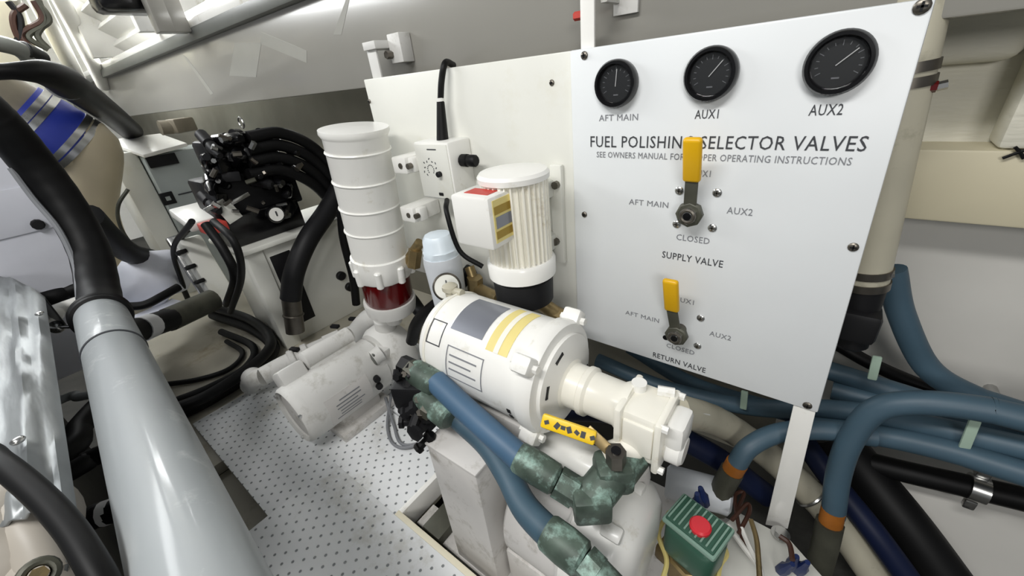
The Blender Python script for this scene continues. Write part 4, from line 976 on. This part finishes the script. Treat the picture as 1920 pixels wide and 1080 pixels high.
for k, (px, py, zz) in enumerate(((1316, 925, .17), (1308, 935, .165), (1490, 1050, .06), (1508, 1060, .06), (1478, 1062, .05))):
    c = at(px, py, z=zz)
    tag(obj('wire_nut', B().lathe(c, (.1 * (k - 2), -.2, 1), [(.009, -.03), (.0095, -.01), (.006, 0), (.004, .016)], 8), 'bluew'), ('tall blue wire nut behind the green solenoid', 'left blue wire nut behind the green solenoid', 'middle blue wire nut beside the olive fitting', 'right blue wire nut touching the olive fitting', 'nearest blue wire nut at the bottom edge')[k], 'wire nut', 'blue wire nuts')
for k, (pts, m_, r) in enumerate((
        ([(1365, 985), (1390, 1020), (1420, 1060), (1440, 1100)], 'white', .0045),
        ([(1390, 990), (1405, 1025), (1425, 1065), (1430, 1100)], 'white', .004),
        ([(1408, 975), (1418, 1010), (1422, 1050), (1425, 1100)], 'brass', .004),
        ([(1380, 960), (1395, 925), (1378, 930), (1385, 985), (1400, 1030)], 'brown', .0035),
        ([(1372, 975), (1400, 945), (1405, 960), (1385, 1000)], 'brown', .0035),
        ([(1462, 1005), (1480, 1020), (1486, 1050)], 'brown', .004),
        ([(1255, 960), (1235, 1000), (1250, 1050), (1240, 1095)], 'paley', .004),
        ([(1355, 1020), (1362, 1040), (1350, 1060), (1345, 1090)], 'paley', .004))):
    tag(obj('loose_wire', B().tube([at(a, c, z=.075 + .008 * (k % 3)) for a, c in pts], r, 7), m_),
        ('thick white wire', 'second white wire', 'brass coloured wire', 'brown wire in a tall loop', 'shorter brown looped wire', 'brown wire by the tray bolt', 'pale yellow wire left of the solenoid', 'pale yellow wire right of the solenoid')[k] + ' on the cream tray', 'wire', 'loose wires')
tag(obj('steel_cylinder', B().lathe(at(1300, 915, z=.06), (1, .25, 0), [(.025, -.05), (.032, -.045), (.032, .06), (.025, .065)], 32), 'greyw'), 'pale metal cylinder behind the green solenoid', 'cylinder')

# ================================================================== UPPER LEFT, far bright end
vx = thing('louvre_vent', 'stack of bright white louvre blades above the grey trim at upper left', 'louvre', (-2.6, .8, 1.1))
for i in range(5):
    zb_ = 1.10 + i * .075; yb_ = .80 - .03 * i
    obj('blade', B().box((-2.7, yb_ - .05 + .0 * i, zb_ + .02), (.9, .10, .03), Matrix.Rotation(math.radians(-35), 3, 'X'), .004), 'white', vx)
for xx in (-3.16, -2.25): obj('end_plate', B().span((xx - .02, .60, 1.085), (xx + .02, .86, 1.50), .004), 'white', vx)
for i, (a, c) in enumerate((((60, -20), (160, 175)), ((105, -20), (195, 160)), ((20, -10), (75, 110)))):
    p0, p1 = at(*a, x=-3.0), at(*c, x=-3.6)
    tag(obj('conduit', B().cyl(p0, p1, .035 if i < 2 else .025), 'white' if i < 2 else 'panelw'), ('right white', 'middle white', 'left thin cream')[i] + ' conduit slanting in the upper left corner', 'conduit', 'far conduits')
tag(obj('cream_cabinet', B().span((-3.4, -.15, 1.05), (-3.0, at(40, 40, x=-3.0).y, 1.30), .01), 'beige'), 'cream box at the far upper left edge', 'cabinet')
random.seed(9)
for i in range(5):
    p = [at(30 + 14 * i + random.uniform(-8, 8), 5 + 30 * k + random.uniform(-5, 5), x=-2.95) + Vector((0, random.uniform(-.03, .03), 0)) for k in range(4)]
    tag(obj('hanging_cable', B().tube(p, .012, 7), random.choice(('fitting', 'brown', 'satin'))), ('first', 'second', 'third', 'fourth', 'fifth')[i] + ' dangling far cable from the left in the upper left corner', 'cable', 'far dangling cables')
c = at(235, 12, x=-2.0)
hl = thing('hanging_device', 'black hanging device above the louvre blades at the top edge', 'device', c)
obj('body', B().box(c + Vector((0, 0, .04)), (.12, .16, .12), None, .02), 'blackg', hl)
obj('arm', B().box(c + Vector((.06, .10, .02)), (.03, .08, .05), None, .006), 'dsteel', hl)
for i, (px, lab) in enumerate(((288, 'left'), (318, 'right'))):
    p0, p1 = at(px, -25, x=-1.9), at(px + 10, 60, x=-1.9)
    tag(obj('ceiling_rib', B().box((p0 + p1) / 2, (.05, .05, (p0 - p1).length), None, .004), 'overhead'), lab + ' grey upright rib rising from the trim at the top', 'rib', 'upright ribs')
l0, l1 = at(325, 36, y=.70), at(420, -8, y=.70)
ll = thing('strip_light', 'bright white strip light resting along the trim at the top left', 'light', (l0 + l1) / 2)
obj('diffuser', B().span((l0.x, .675, 1.083), (l1.x + .5, .73, 1.108), .005), 'lamp', ll)
# faint scuffs and trim pieces on the overhead panel
for k, (pts, lab) in enumerate((([(440, 80), (490, 80), (480, 145), (430, 142)], 'pale square tape patch on the grey overhead panel'), ([(490, 60), (575, 95), (575, 118), (488, 82)], 'faint slanted tape strip on the grey overhead panel'), ([(648, 0), (655, 0), (640, 65), (625, 65)], 'pale upright tape strip at the top of the overhead panel'), ([(340, 100), (352, 110), (400, 175), (395, 178)], 'thin slanted scuff strip left on the overhead panel'))):
    tag(obj('tape_patch', B().prism([at(a, c, y=.6795) for a, c in pts], (0, .001, 0)), mat('tape_film_%d' % k, '#a09f98', .3, coat=.3)), lab, 'tape')
